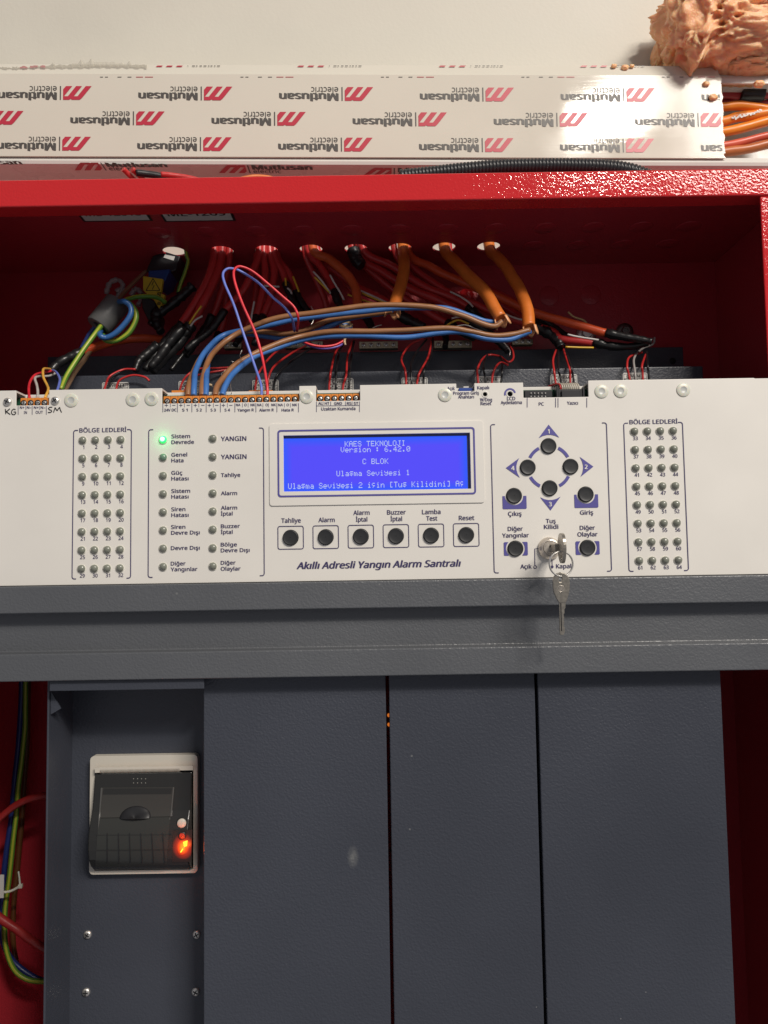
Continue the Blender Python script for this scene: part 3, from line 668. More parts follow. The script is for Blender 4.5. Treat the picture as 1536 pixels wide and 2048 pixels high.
# ring between the four arrow keys
cx_, cz_ = xz(1098.2, 934.1); k = pxs(0); mb = MB()
for a0 in (27, 117, 207, 297):
    a_ = arc(cx_, cz_, 46 * k, a0, a0 + 36, 8); b_ = arc(cx_, cz_, 39.5 * k, a0, a0 + 36, 8)
    for i in range(8): mb.flat([a_[i], a_[i + 1], b_[i + 1], b_[i]], -.0003)
part('printed_line', mb.mesh('printed_line', m_blueink), plate)
for tip, b1, b2, num, npx in (((1097, 849.3), (1077, 876.4), (1118.6, 875.4), '1', (1097.5, 867)), ((1186.6, 933.2), (1159, 913.5), (1160.8, 953.8), '2', (1172.5, 938)), ((1101, 1021), (1080, 994.3), (1121, 993.2), '3', (1100.7, 1012.5)), ((1011.5, 936), (1038.5, 916), (1039.7, 955.6), '4', (1026, 940.5))):
    t_, p1, p2 = xz(*tip), xz(*b1), xz(*b2); mx_, mz_ = (p1[0] + p2[0]) / 2, (p1[1] + p2[1]) / 2
    poly = [t_, p1]
    for q in (.2, .4, .6, .8):
        e = 4 * q * (1 - q) * .24; poly.append((p1[0] + (p2[0] - p1[0]) * q + (t_[0] - mx_) * e, p1[1] + (p2[1] - p1[1]) * q + (t_[1] - mz_) * e))
    poly.append(p2); mb = MB()
    c_ = ((t_[0] + mx_) / 2, (t_[1] + mz_) / 2)
    mid = (len(poly)); tri = [(t_, poly[i], poly[i + 1]) for i in range(1, len(poly) - 1)]
    for q in tri: mb.flat(list(q), -.0003)
    ar = part('printed_arrow', mb.mesh('printed_arrow', m_blueink), plate); mb = MB(); text_mb(mb, num, npx[0], None, npx[1], 8.6, -.0006, 0, .03); part('lettering', mb.mesh('lettering', m_paper), plate)
# pads under the four side keys, cut round the keys
def pad(c, x0, x1, y0, y1, mode):
    cx, cz = xz(*c); k = pxs(0); a, b_ = at(x0, (y0 + y1) / 2), at(x1, (y0 + y1) / 2); zt_, zb_ = at(c[0], y0).z, at(c[0], y1).z; r = 18.8 * k; mb = MB()
    if mode == 'u':
        arcp = [q for q in arc(cx, cz, r, 180, 360, 18) if q[1] <= zt_]
        poly = [(a.x + 1.5 * k, zb_), (b_.x - 1.5 * k, zb_), (b_.x, zb_ + 1.5 * k), (b_.x, zt_), (arcp[-1][0], zt_)] + arcp[::-1] + [(arcp[0][0], zt_), (a.x, zt_), (a.x, zb_ + 1.5 * k)]
        mb.flat(poly, -.0003)
    else:
        for sgn, xe in ((1, b_.x), (-1, a.x)):
            arcp = [q for q in arc(cx, cz, r, -60, 60, 14)]; arcp = [(cx + sgn * (q[0] - cx), q[1]) for q in arcp if zb_ <= q[1] <= zt_]
            poly = [(arcp[0][0], zb_), (xe - sgn * 1.5 * k, zb_), (xe, zb_ + 1.5 * k), (xe, zt_ - 1.5 * k), (xe - sgn * 1.5 * k, zt_), (arcp[-1][0], zt_)] + arcp[::-1]
            mb.flat(poly, -.0003)
    part('printed_pad', mb.mesh('printed_pad', m_blueink), plate)
pad(nav['c'], 1005, 1053, 992, 1018, 'u'); pad(nav['g'], 1148.6, 1196.3, 989, 1015.6, 'u'); pad(nav['y'], 1007.6, 1055.4, 1084, 1111.2, 's'); pad(nav['o'], 1151, 1199, 1082.4, 1109.4, 's')
for s, a, b_, bl in (('Çıkış', 1016, 1043.6, 1031.5), ('Giriş', 1160, 1186.8, 1029), ('Tuş', 1091.7, 1111.8, 1046), ('Kilidi', 1088, 1117, 1057.6), ('Diğer', 1015.5, 1046, 1061.6), ('Yangınlar', 1004.5, 1058, 1074.7), ('Diğer', 1159.6, 1190.3, 1059.5), ('Olaylar', 1155, 1195.5, 1072.6), ('Açık', 1040.8, 1063.6, 1137), ('Kapalı', 1112.3, 1146, 1136.3)):
    T(s, a, b_, bl, 8.3, bold=.024)
k = pxs(0)
stroke_part([[xz(1077, 1097.2), xz(1069.4, 1097.3), xz(1069.6, 1130.5)]], 1.5); stroke_part([[xz(1104, 1120), xz(1104.2, 1131)]], 1.5)
part('printed_line', sheet('printed_line', circ(*xz(1070.2, 1134), 3.5 * k, 16), [circ(*xz(1070.2, 1134), 2.1 * k, 16)], -.0003, -.00005, m_ink), plate)
mb = MB(); mb.flat(circ(*xz(1104.2, 1133.6), 2.9 * k, 14), -.0003); part('printed_line', mb.mesh('printed_line', m_ink), plate)

# terminal legends
for a, b_, rows in (((324, 333), None, None),):
    pass
for px in (326, 355, 384, 412.6, 441, 470, 512, 554, 597): stroke_part([[xz(px, 806.5), xz(px, 824.5)]], 1.1, m=m_ink)
for px in (341, 369, 398, 427, 455, 485, 496.5, 526, 537, 569, 581): stroke_part([[xz(px, 806.5), xz(px, 814.5)]], .8, m=m_ink)
for px in (333, 362, 391, 419, 447):
    stroke_part([[xz(px - 3.4, 810.6), xz(px + 3.4, 810.6)]], 1.0); stroke_part([[xz(px, 807.2), xz(px, 814)]], 1.0)
    stroke_part([[xz(px + 11.6, 810.6), xz(px + 18.2, 810.6)]], 1.0)
for s, a, b_ in (('NA', 472, 481), ('O', 488.5, 493.5), ('NK', 501, 510.5), ('NA', 514.4, 523.4), ('O', 531, 536), ('NK', 542.6, 552), ('NA', 556.5, 566), ('O', 573, 578), ('NK', 584.5, 594.5)): T(s, a, b_, 812, 4.9, bold=.03)
for s, a, b_ in (('24V DC', 328, 353.2), ('S 1', 364, 375.6), ('S 2', 392.6, 404), ('S 3', 421, 432), ('S 4', 449, 460.4), ('Yangın R', 474.6, 508), ('Alarm R', 518, 548), ('Hata R', 563, 588)): T(s, a, b_, 822.5, 5.4, bold=.03)
for px in (633, 719): stroke_part([[xz(px, 803), xz(px, 824)]], 1.0)
for px in (646.3, 661.6, 691, 704.4): stroke_part([[xz(px, 803), xz(px, 811)]], .9)
stroke_part([[xz(633, 811.8), xz(719, 811)]], .8)
for s, a, b_ in (('AL', 636.3, 645.3), ('HT', 649.5, 659), ('GND', 668, 684.4), ('RS', 693.7, 703), ('ST', 707.5, 717)): T(s, a, b_, 809.3, 5.4, bold=.03)
T('Uzaktan Kumanda', 642, 711.5, 820.3, 6.2, bold=.024)
for s, a, b_, bl, c in (('Açık', 894, 910, 779.8, 6.5), ('Kapalı', 954.4, 978.6, 778.3, 6.5), ('Program Giriş', 906, 958.5, 789, 6.4), ('Anahtarı', 916, 948.5, 796.7, 6.4), ('W/Dog', 960, 984.5, 802.4, 6.6), ('Reset', 961, 983, 810, 6.6), ('LCD', 1014, 1031, 800, 6.6), ('Aydınlatma', 1001.3, 1044.3, 808, 6.6), ('PC', 1077.5, 1088, 811, 6.6), ('Yazıcı', 1134, 1156.5, 809, 6.6)):
    T(s, a, b_, bl, c, bold=.024)
for px in (1054.3, 1111, 1116, 1173.5): stroke_part([[xz(px, 796), xz(px, 815)]], 1.2)
T('IN', 47.5, 54, 827.5, 5.4); T('OUT', 71, 86, 827, 5.4)
for s, a, b_ in (('N+', 39.5, 49), ('N–', 53.5, 63), ('N+', 67.5, 77.5), ('N–', 81, 91)): T(s, a, b_, 817.4, 5, bold=.03)
for px in (36.7, 64.7, 93): stroke_part([[xz(px, 812), xz(px, 829.5)]], 1.1)
for px in (52, 79): stroke_part([[xz(px, 812), xz(px, 819.5)]], .9)
# hand lettering KG and SM
mk = lambda pts: [xz(*p) for p in pts]
stroke_part([mk([(11, 818), (12, 828)]), mk([(20, 817.5), (15, 822), (12, 823.5)]), mk([(12.5, 823), (17, 826.5), (21, 829)]), mk([(31.5, 819.5), (28, 818), (24.5, 820.5), (23, 825), (25, 829), (29, 829.5), (32, 826.5), (32, 824), (27.5, 824)])], 1.9, m=m_marker)
stroke_part([mk([(105, 814.5), (100, 814.5), (97, 817), (99, 819.5), (103, 820.5), (104, 823), (101, 825), (96, 825)]), mk([(107.5, 825), (109, 820), (110.5, 815)]), mk([(110.5, 815), (112.5, 818.5), (114.5, 821.5)]), mk([(114.5, 821.5), (117, 818), (119.5, 814.5)]), mk([(119.5, 814.5), (121, 820), (123.5, 825)])], 1.9, m=m_marker)
# LCD dimmer arc
cx_, cz_ = xz(1020, 788); a_ = arc(cx_, cz_, 12 * k, 12, 195, 12); b_ = arc(cx_, cz_, 8.5 * k, 12, 195, 12); mb = MB()
for i in range(12): mb.flat([a_[i], a_[i + 1], b_[i + 1], b_[i]], -.0003)
part('printed_line', mb.mesh('printed_line', m_blueink), plate)
for c, r in ((pw, .0016), (pl, .0019)):
    mb = MB(); mb.lathe([(r + .0002, 0), (r - .0002, .0001)], (c[0], .004, c[1]), (0, -1, 0), 14); part('trimmer', mb.mesh('trimmer', m_black), pan)
    mb = MB(); mb.lathe([(r + .0009, 0), (r + .0007, .0003), (r, .0003), (r, -.0008)], (c[0], 0, c[1]), (0, -1, 0), 18, cap=False); part('grommet', mb.mesh('grommet', m_white), pan)

# nylon plugs and screws along the top
mb = MB(); mb.lathe([(.0050, 0), (.0050, .0004), (.0046, .0007), (.0024, .00075)], (0, 0, 0), (0, -1, 0), 28, 0, True, False); mb.lathe([(.0024, .00075), (.0022, .0006), (.0003, .0006)], (0, 0, 0), (0, -1, 0), 20, 1)
PM = mb.mesh('nylon_plug', [m_plug, m_plugc])
for px, py in ((142.7, 801), (265.6, 799.4), (303.4, 798), (613.5, 793.7), (890, 790), (1203, 783), (1241, 782), (1366.5, 780)): part('nylon_plug', PM, pan, pos=at(px, py))
def screw_mesh(r, ma, cross=True):
    mb = MB(); mb.lathe([(r, 0), (r, r * .18), (r * .86, r * .42), (r * .5, r * .56), (r * .05, r * .6)], (0, 0, 0), (0, -1, 0), 18, 0)
    q = r * .58; t = r * .13; y0, y1 = -r * .64, -r * .3
    mb.box(-q, q, y0, y1, -t, t, 1); 
    if cross: mb.box(-t, t, y0 - .00002, y1, -q, q, 1)
    return mb.mesh('screw', [ma, m_gap])
SM_ = screw_mesh(.0031, m_metal)
for px, py, a in ((15.6, 804, .5), (111, 801.7, 1.0)):
    o = part('screw', SM_, pan, pos=at(px, py)); o.rotation_euler = (0, a, 0)

# terminal blocks
mb = MB(); mb.lathe([(.00225, .0001), (.00225, .00015)], (0, 0, 0), (0, -1, 0), 16, 1); mb.lathe([(.00140, .0001), (.00140, .0003), (.0013, .00035)], (0, 0, 0), (0, -1, 0), 14, 0)
mb.box(-.0013, .0013, -.00066, -.0005, -.00022, .00022, 1); TS = mb.mesh('terminal_screw', [m_metal, m_gap])
rt = random.Random(3)
def tblock(x0, x1, n, py, ytop, ybot, bx0, bx1):
    Y = .0028; kx0, kx1 = at(x0, py, Y), at(x1, py, Y); zc = (kx0.z + kx1.z) / 2; z1 = at((bx0 + bx1) / 2, ytop, Y).z; z0 = at((bx0 + bx1) / 2, ybot, Y).z; a, b_ = at(bx0, py, Y).x, at(bx1, py, Y).x
    mb = MB(); pit = (b_ - a) / n
    for i in range(n): mb.box(a + pit * i + .00006, a + pit * (i + 1) - .00006, Y, .0103, z0, z1)
    blk = part('terminal_block', mb.mesh('terminal_block', m_orange_pl), pan, .0004)
    for i in range(n):
        o = part('terminal_screw', TS, blk, pos=(kx0.x + (kx1.x - kx0.x) * i / (n - 1), Y - .0001, zc)); o.rotation_euler = (0, rt.uniform(-1.4, 1.4), 0)
tblock(334.4, 589.6, 19, 800.5, 790.5, 808, 326.5, 597.5); tblock(640.5, 711.8, 6, 797, 787.5, 805, 633, 719.5); tblock(47.7, 89.3, 4, 806, 795.5, 814, 40.5, 97)
for x0, x1 in ((344, 370), (498, 546), (652, 706)):     # connectors standing behind the plate
    a, b_ = at(x0, 782, .02), at(x1, 782, .02); mb = MB(); mb.box(a.x, b_.x, .0185, .028, zt - .02, at((x0 + x1) / 2, 781.5, .02).z); part('rear_connector', mb.mesh('rear_connector', m_orange_pl), pan, .0003)
# slide switch, pin header, ribbon socket
mb = MB(); a, b_ = at(917, 778, .004), at(946, 778, .004); mb.box(a.x, b_.x, .003, .0098, nb4 - .004, at(930, 776.5, .004).z, 0); sw = part('slide_switch', mb.mesh('slide_switch', mat('switch_blue', (.02, .06, .28), .35)), pan, .0004)
mb = MB(); mb.box(a.x + .0035, b_.x - .003, .0042, .0065, at(930, 776, .004).z, at(930, 772.5, .004).z); part('slider', mb.mesh('slider', m_metal), sw, .0003)
mb = MB(); a, b_ = at(1049, 790, .004), at(1105, 790, .004); zh0, zh1 = nb5 - .003, at(1075, 780.5, .004).z; q = .0008
mb.box(a.x, b_.x, .0040, .0098, zh0, zh1); hd = part('pin_header', mb.mesh('pin_header', m_black), pan, .0004)
for i in range(5):
    for j in range(2):
        p = at(1062 + i * 7.2, 786.5 + j * 6.5, .0035); mb = MB(); mb.box(p.x - .0003, p.x + .0003, .0028, .0042, p.z - .0003, p.z + .0003); part('pin', mb.mesh('pin', m_metal), hd)
mb = MB(); a, b_ = at(1117, 790, .002), at(1166, 790, .002); z1 = at(1140, 777.5, .002).z
mb.box(a.x, b_.x, .0030, .0096, nb5 - .003, z1); mb.box(a.x + .0022, b_.x - .0022, .0012, .0030, nb5 - .002, z1 - .0012); mb.box(a.x - .0014, a.x, .0022, .0096, nb5 - .002, z1 + .0025); mb.box(b_.x, b_.x + .0014, .0022, .0096, nb5 - .002, z1 + .0012)
sk = part('ribbon_socket', mb.mesh('ribbon_socket', m_black), pan, .0003)
rib = thing('ribbon_cable', 'grey ribbon cable bent back over the black socket marked Yazıcı', 'cable', at(1138, 777, .004))
for i in range(10):
    x = at(1122 + i * 4.1, 780, .003).x; z = z1; dx = -.0032
    P = [(x, .0052, z - .001), (x, .0042, z + .0012), (x - .0004, .0050, z + .0036), (x - .0012, .0085, z + .0052), (x + dx, .014, z + .0058), (x + dx * 2, .024, z + .0050), (x + dx * 3, .034, z - .004), (x + dx * 3, .036, z - .02)]
    mb = MB(); mb.tube(spline(P, 4), .00068, 8); part('ribbon_strand', mb.mesh('ribbon_strand', wirem(W_RED if i == 0 else (.47, .43, .36))), rib)

# key lock
lc = at(1098.2, 1096.5); mb = MB()
mb.turned([[(.0080, 0), (.0079, .0022)], [(.0079, .0022), (.0074, .0034), (.0060, .0054)], [(.0060, .0054), (.0055, .0056)], [(.0055, .0056), (.0053, .0046)], [(.0053, .0046), (.0051, .0046)], [(.0051, .0046), (.0051, .0057)], [(.0051, .0057), (.0049, .0060)], [(.0049, .0060), (.0002, .0060)]], lc)
lock = part('key_lock', mb.mesh('key_lock', m_nickel), pan)
mb = MB(); mb.prism([(lc.x - .0007, lc.z - .0026), (lc.x + .0006, lc.z - .0026), (lc.x + .0006, lc.z - .0006), (lc.x + .0012, lc.z), (lc.x + .0004, lc.z + .0008), (lc.x + .0009, lc.z + .0026), (lc.x - .0006, lc.z + .0026), (lc.x - .0012, lc.z + .001), (lc.x - .0004, lc.z)], -.0064, -.0055)
part('keyhole', mb.mesh('keyhole', m_gap), lock)
# key in the lock: bow stands square to the panel
def bow_yz(yc, zc, ry, rz, x0, x1, hole):
    o_ = []; n = 32
    for i in range(n):
        q = 2 * math.pi * i / n; c, s = math.cos(q), math.sin(q); f = 1 - .16 * max(0, -s)
        o_.append((yc + ry * f * math.copysign(abs(c) ** .85, c), zc + rz * math.copysign(abs(s) ** .92, s)))
    return o_
X0 = lc.x + .0016
o_ = bow_yz(-.0270, lc.z - .0004, .0085, .0102, 0, 0, None)
me = sheet('bow', o_, [circ(-.0285, lc.z - .0066, .0019, 14)], 0, .0021, m_keym)
for v in me.vertices: v.co = Vector((X0 + v.co.y, v.co.x, v.co.z))
bmx = bmesh.new(); bmx.from_mesh(me); bmesh.ops.recalc_face_normals(bmx, faces=bmx.faces); bmx.to_mesh(me); bmx.free()
k1 = thing('key', 'nickel key pushed into the panel lock with its bow turned edge on', 'key', (X0, -.01, lc.z))
part('bow', me, k1, .0005, 3)
mb = MB(); mb.box(lc.x - .0006, lc.x + .0034, -.0205, -.0050, lc.z - .0026, lc.z + .0026); part('blade', mb.mesh('blade', m_keym), k1, .0004)
rc = at(1121.7, 1127.6, -.0285)
P = [(rc.x + .0083 * math.cos(R(a)) * math.cos(.18), rc.y + .0083 * math.cos(R(a)) * math.sin(.18) , rc.z + .0083 * math.sin(R(a))) for a in range(0, 360, 8)]
mb = MB(); mb.tube(P, .00048, 8, closed=True)
P2 = [(x + .0002, y - .0009, z) for x, y, z in P]; mb.tube(P2, .00042, 8, closed=True)
solo('key_ring', mb, m_metal, 'thin steel split ring joining the inserted key and the hanging key', 'key ring')
YK = -.0300; kk = pxs(YK)
def kp(px, py): return xz(px, py, YK)
bowp = [kp(*p) for p in ((1121.5, 1144.5), (1113, 1147), (1108, 1153), (1106, 1163), (1106.2, 1175), (1108, 1185), (1111, 1192), (1113.5, 1198), (1118, 1205), (1132, 1205), (1135, 1198), (1137.5, 1190), (1139.5, 1179), (1140, 1168), (1138.5, 1157), (1134, 1149), (1128, 1145.5))]
hk = thing('key', 'nickel key hanging from the split ring below the lock', 'key', at(1122, 1146, YK))
hole = [kp(*p) for p in ((1120.5, 1150), (1123.5, 1152), (1124.5, 1158), (1123, 1163.5), (1119.5, 1164), (1118, 1160), (1118.5, 1153))]
part('bow', sheet('bow', bowp, [hole], YK, YK + .0022, m_keym), hk, .0005, 3)
mb = MB(); blade = [kp(*p) for p in ((1118.6, 1204), (1131.6, 1204), (1131.2, 1216), (1129, 1219), (1129.4, 1226), (1127.6, 1229), (1129, 1236), (1127.4, 1240), (1129.2, 1245), (1127.6, 1250), (1130, 1255), (1130.2, 1264), (1127.5, 1270), (1120.8, 1270), (1120, 1264))]
mb.prism(blade, YK + .0003, YK + .0019, 0); mb.box(kp(1121.6, 1235)[0], kp(1123.6, 1235)[0], YK + .0001, YK + .0004, kp(1120, 1262)[1], kp(1120, 1206)[1], 1); part('blade', mb.mesh('blade', [m_keym, m_gap]), hk, .0003)
mb = MB(); c = kp(1121.5, 1177); mb.tube([(c[0] + .0021 * math.cos(R(a)), YK - .0000, c[1] + .0021 * math.sin(R(a))) for a in range(0, 360, 20)], .00022, 6, closed=True)
for a in (-1, 0, 1): mb.box(c[0] - .0011, c[0] + .0011, YK - .0002, YK + .0002, c[1] + a * .0008 - .00016, c[1] + a * .0008 + .00016)
part('stamped_mark', mb.mesh('stamped_mark', m_nickel), hk)

# ================================================================== LOWER MODULE COVERS AND PRINTER BAY
YC = .0122
xc = lambda px: at(px, 1700, YC).x
COVLAB = ('wide charcoal module cover beside the printer bay with a pale scuff mark', 'middle and narrowest charcoal module cover between two dark gaps', 'charcoal module cover farthest from the printer, next to the dark cabinet side')
# cover paint with a chalky scuff on the first one
m_cov = mat('charcoal_cover', CHAR, .36, bump=('pow', 600, .0004, .60), var=.12, vscale=6, specks=.5)
m_cov1 = m_cov.copy(); m_cov1.name = 'charcoal_cover_scuffed'
nt = m_cov1.node_tree; b = nt.nodes['Principled BSDF']; src = b.inputs['Base Color'].links[0].from_socket
tcn = nt.nodes.new('ShaderNodeTexCoord'); mp = nt.nodes.new('ShaderNodeMapping'); sc_ = at(706, 1714, YC)
mp.inputs['Location'].default_value = (-sc_.x / .0045, 0, -sc_.z / .0085); mp.inputs['Scale'].default_value = (1 / .0045, 0, 1 / .0085); nt.links.new(tcn.outputs['Object'], mp.inputs[0])
gr = nt.nodes.new('ShaderNodeTexGradient'); gr.gradient_type = 'SPHERICAL'; nt.links.new(mp.outputs[0], gr.inputs[0])
nz = nt.nodes.new('ShaderNodeTexNoise'); nz.inputs['Scale'].default_value = 420; nz.inputs['Detail'].default_value = 5; nt.links.new(tcn.outputs['Object'], nz.inputs['Vector'])
mlt = nt.nodes.new('ShaderNodeMath'); mlt.operation = 'MULTIPLY'; nt.links.new(gr.outputs['Fac'], mlt.inputs[0]); nt.links.new(nz.outputs['Fac'], mlt.inputs[1])
ml2 = nt.nodes.new('ShaderNodeMath'); ml2.operation = 'MULTIPLY'; ml2.inputs[1].default_value = .75; ml2.use_clamp = True; nt.links.new(mlt.outputs[0], ml2.inputs[0])
mxn = nt.nodes.new('ShaderNodeMix'); mxn.data_type = 'RGBA'; nt.links.new(ml2.outputs[0], mxn.inputs[0]); nt.links.new(src, mxn.inputs[6]); mxn.inputs[7].default_value = (.30, .30, .28, 1); nt.links.new(mxn.outputs[2], b.inputs['Base Color'])
for (a, b_), lab, m in zip(((407, 776.5), (783, 1078.7), (1084.8, 1456.5)), COVLAB, (m_cov1, m_cov, m_cov)):
    ctr = thing('module_cover', lab, 'cover panel', ((xc(a) + xc(b_)) / 2, YC, -.66), 'charcoal module covers under the control panel')
    mb = MB(); x0, x1 = xc(a), xc(b_); t = .0016
    prof = [(x0, .075), (x0, YC), (x1, YC), (x1, .075), (x1 - t, .075), (x1 - t, YC + t), (x0 + t, YC + t), (x0 + t, .075)]
    z0, z1 = -.66, zD + .004
    vs = [(x, y, z0) for x, y in prof] + [(x, y, z1) for x, y in prof]; n = 8
    mb.add(vs, [tuple(range(n)), tuple(range(2 * n - 1, n - 1, -1))] + [(i, i + n, (i + 1) % n + n, (i + 1) % n) for i in range(n)])
    part('cover_sheet', mb.mesh('cover_sheet', m), ctr, .0009, 3)
YBAY = .049
bay = thing('printer_bay', 'recessed charcoal bay holding the receipt printer, with four screws', 'bay', (at(250, 1700, YBAY).x, YBAY, -.66))
xb0 = at(90.5, 1700, .009).x; xb1 = xc(407) - .0004
mb = MB(); mb.box(xb0, xb1, YBAY, YBAY + .0015, -.66, zD + .004); part('back_plate', mb.mesh('back_plate', m_char), bay)
mb = MB(); mb.box(xb0, xb0 + .0015, .009, .150, -.66, zD + .003); part('side_plate', mb.mesh('side_plate', m_char), bay, .0004)
mb = MB(); mb.box(at(99, 1370, .0005).x, at(408, 1370, .0005).x, .0005, .0020, at(250, 1380, .0005).z, zD - .0003); part('top_flange', mb.mesh('top_flange', m_char), bay, .0004)
a, b_, c = at(101, 1381, .0125), at(124, 1416, .0125), at(101, 1428, .0125)
mb = MB(); mb.prism([(a.x + .001, a.z), (b_.x, b_.z), (c.x + .001, c.z)], .0105, .0118); part('corner_tab', mb.mesh('corner_tab', m_char), bay)
S2 = screw_mesh(.0031, m_metal)
for i, (px, py) in enumerate(((175.5, 1869), (393.5, 1868.5), (172.5, 1984), (391.5, 1983))):
    o = part('screw', S2, bay, pos=at(px, py, YBAY)); o.rotation_euler = (0, .6 + i * .5, 0)

# receipt printer
prn = thing('receipt_printer', 'small black receipt printer with pale bezel and glowing orange lamp in the bay', 'printer', at(288, 1748, YBAY))
bz_ = rect_of((181, 1511), (397, 1511), (393, 1748), (177, 1748)); YZ = .0425
op = (at(189.5, 1640, YZ).x, at(386.4, 1640, YZ).x, at(288, 1740, YZ).z, at(288, 1534, YZ).z)
P = [at(*q, YZ) for q in ((181, 1511), (397, 1511), (393, 1748), (177, 1748))]; bx = ((P[0].x + P[3].x) / 2, (P[1].x + P[2].x) / 2, (P[2].z + P[3].z) / 2, (P[0].z + P[1].z) / 2)
part('bezel', sheet('bezel', rrect(*bx, .003), [[(op[0], op[2]), (op[1], op[2]), (op[1], op[3]), (op[0], op[3])]], YZ, YBAY - .0003, m_beige), prn, .0012, 3)
def zpy(py, Y): return at(288, py, Y).z
prof = [(1545, .0410), (1560, .0400), (1576, .0392), (1600, .0378), (1622, .0360), (1640, .0328), (1660, .0302), (1680, .0288), (1700, .0286), (1718, .0302), (1731, .0340), (1739, .0400)]
prof = [(y, zpy(py, y)) for py, y in prof]
def cover_y(z):
    for (y0, z0), (y1, z1) in zip(prof, prof[1:]):
        if z1 <= z <= z0: return y0 + (y1 - y0) * (z0 - z) / (z0 - z1)
    return .040
x0, x1 = op[0] + .0004, op[1] - .0006
mb = MB(); mb.profx(prof + [(YBAY - .001, prof[-1][1]), (YBAY - .001, prof[0][1])], x0, x1)
cov = part('cover', mb.mesh('cover', m_smoke), prn, .0008, 2)
bxp = lambda px, py, Y: at(px, py, Y)
def on_cover(px, py, dy=-.0003):
    p = at(px, py, .036)
    for _ in range(4): p = at(px, py, cover_y(p.z) + dy)
    return p
def patch(quad, name, m, dy, parent, nx=2, ny=8, bev=0):
    """a panel that follows the curve of the cover; quad: tl, tr, br, bl pixels"""
    mb = MB(); vs = []
    for j in range(ny + 1):
        for i in range(nx + 1):
            u, v = i / nx, j / ny
            px = (quad[0][0] * (1 - u) + quad[1][0] * u) * (1 - v) + (quad[3][0] * (1 - u) + quad[2][0] * u) * v
            py = (quad[0][1] * (1 - u) + quad[1][1] * u) * (1 - v) + (quad[3][1] * (1 - u) + quad[2][1] * u) * v
            vs.append(on_cover(px, py, dy))
    fs = [(j * (nx + 1) + i, (j + 1) * (nx + 1) + i, (j + 1) * (nx + 1) + i + 1, j * (nx + 1) + i + 1) for j in range(ny) for i in range(nx)]
    mb.add(vs, fs, 0, True); n = len(vs); vs = vs + [v + Vector((0, .0008, 0)) for v in vs]; fs = [tuple(i + n for i in reversed(f)) for f in fs]
    rim = [i for i in range(nx + 1)] + [(j) * (nx + 1) + nx for j in range(1, ny + 1)] + [ny * (nx + 1) + i for i in range(nx - 1, -1, -1)] + [j * (nx + 1) for j in range(ny - 1, 0, -1)]
    fs += [(rim[i], rim[(i + 1) % len(rim)], rim[(i + 1) % len(rim)] + n, rim[i] + n) for i in range(len(rim))]
    mb.add(vs, fs); return part(name, mb.mesh(name, m), parent)
patch([(205, 1575.5), (346, 1574.5), (340.5, 1633), (199.5, 1635.5)], 'window', m_smoke3, -.0004, prn, 2, 6, .0003)
for q in (((201.5, 1576), (205, 1576), (199.5, 1636), (196, 1660)), ((346, 1574.5), (348.5, 1574.5), (343, 1633), (340.5, 1633))): patch(q, 'window_edge', mat('edge_grey', (.085, .083, .08), .3), -.0009, prn, 1, 6)
patch([(207, 1577), (344, 1576.5), (342.5, 1588), (205.5, 1589)], 'paper_slot', m_smoke, -.0006, prn, 1, 2)
patch([(197, 1637), (340, 1634), (333, 1733), (190, 1734)], 'paper_cover', m_smoke2, -.0005, prn, 2, 10, .0004)
for i, px in enumerate((214, 236.5, 258.5, 281, 303, 325)):
    sl = -1 + i * .9
    patch([(px - .9, 1667), (px + .7, 1667), (px + .7 + sl + 1, 1726), (px - .9 + sl + 1, 1726)], 'rib', m_black, -.0009, prn, 1, 8)
for py in (1670, 1700.5): patch([(193, py), (342, py - 1), (342, py + .3), (193, py + 1.3)], 'rib', m_smoke, -.0007, prn, 6, 1)
# thumb tab
c = on_cover(270, 1635.5, -.0004); rx = 30.5 * pxs(.034); rz = 20 * pxs(.034); mb = MB(); vs, fs = [], []
for j in range(9):
    el = j / 8 * math.pi / 2
    for i in range(25):
        a = math.pi * i / 24; rr_ = math.cos(el)
        z = c.z + rz * math.sin(a) * rr_; vs.append((c.x + rx * math.cos(a) * rr_, cover_y(z) - .0003 - .0034 * math.sin(el) * (.55 + .45 * (1 - math.sin(a))), z))
fs = [(j * 25 + i, j * 25 + i + 1, (j + 1) * 25 + i + 1, (j + 1) * 25 + i) for j in range(8) for i in range(24)]
mb.add(vs, fs, 0, True); mb.add([(c.x - rx, c.y, c.z), (c.x + rx, c.y, c.z), (c.x, c.y - .0037, c.z)], [(0, 2, 1)]); part('thumb_tab', mb.mesh('thumb_tab', m_black), prn)
# tear bar with teeth
Yt = .0388; z1 = zpy(1533.5, Yt); z0 = zpy(1538, Yt); xa, xb = at(189.5, 1540, Yt).x, at(386, 1540, Yt).x; xt0, xt1 = at(199, 1540, Yt).x, at(360, 1540, Yt).x
poly = [(xa, z1), (xb, z1), (xb, zpy(1542, Yt)), (xt1, zpy(1542, Yt))]; n = 70; zt1_ = zpy(1545, Yt)
for i in range(n): poly += [(xt1 + (xt0 - xt1) * (i + .15) / n, z0), (xt1 + (xt0 - xt1) * (i + .5) / n, zt1_), (xt1 + (xt0 - xt1) * (i + .85) / n, z0)]
poly += [(xt0, zpy(1544, Yt)), (xa, zpy(1544, Yt))]
mb = MB(); mb.prism(poly, Yt, Yt + .0012); part('tear_bar', mb.mesh('tear_bar', m_beige), prn)
for px in (267, 275, 283, 291):
    for py in (1557.7, 1566):
        p = on_cover(px, py, -.0002); mb = MB(); mb.lathe([(.00045, 0), (.0003, .0002)], p, (0, -1, 0), 8); part('raised_dot', mb.mesh('raised_dot', mat('dot_grey', (.22, .22, .20), .5)), prn)
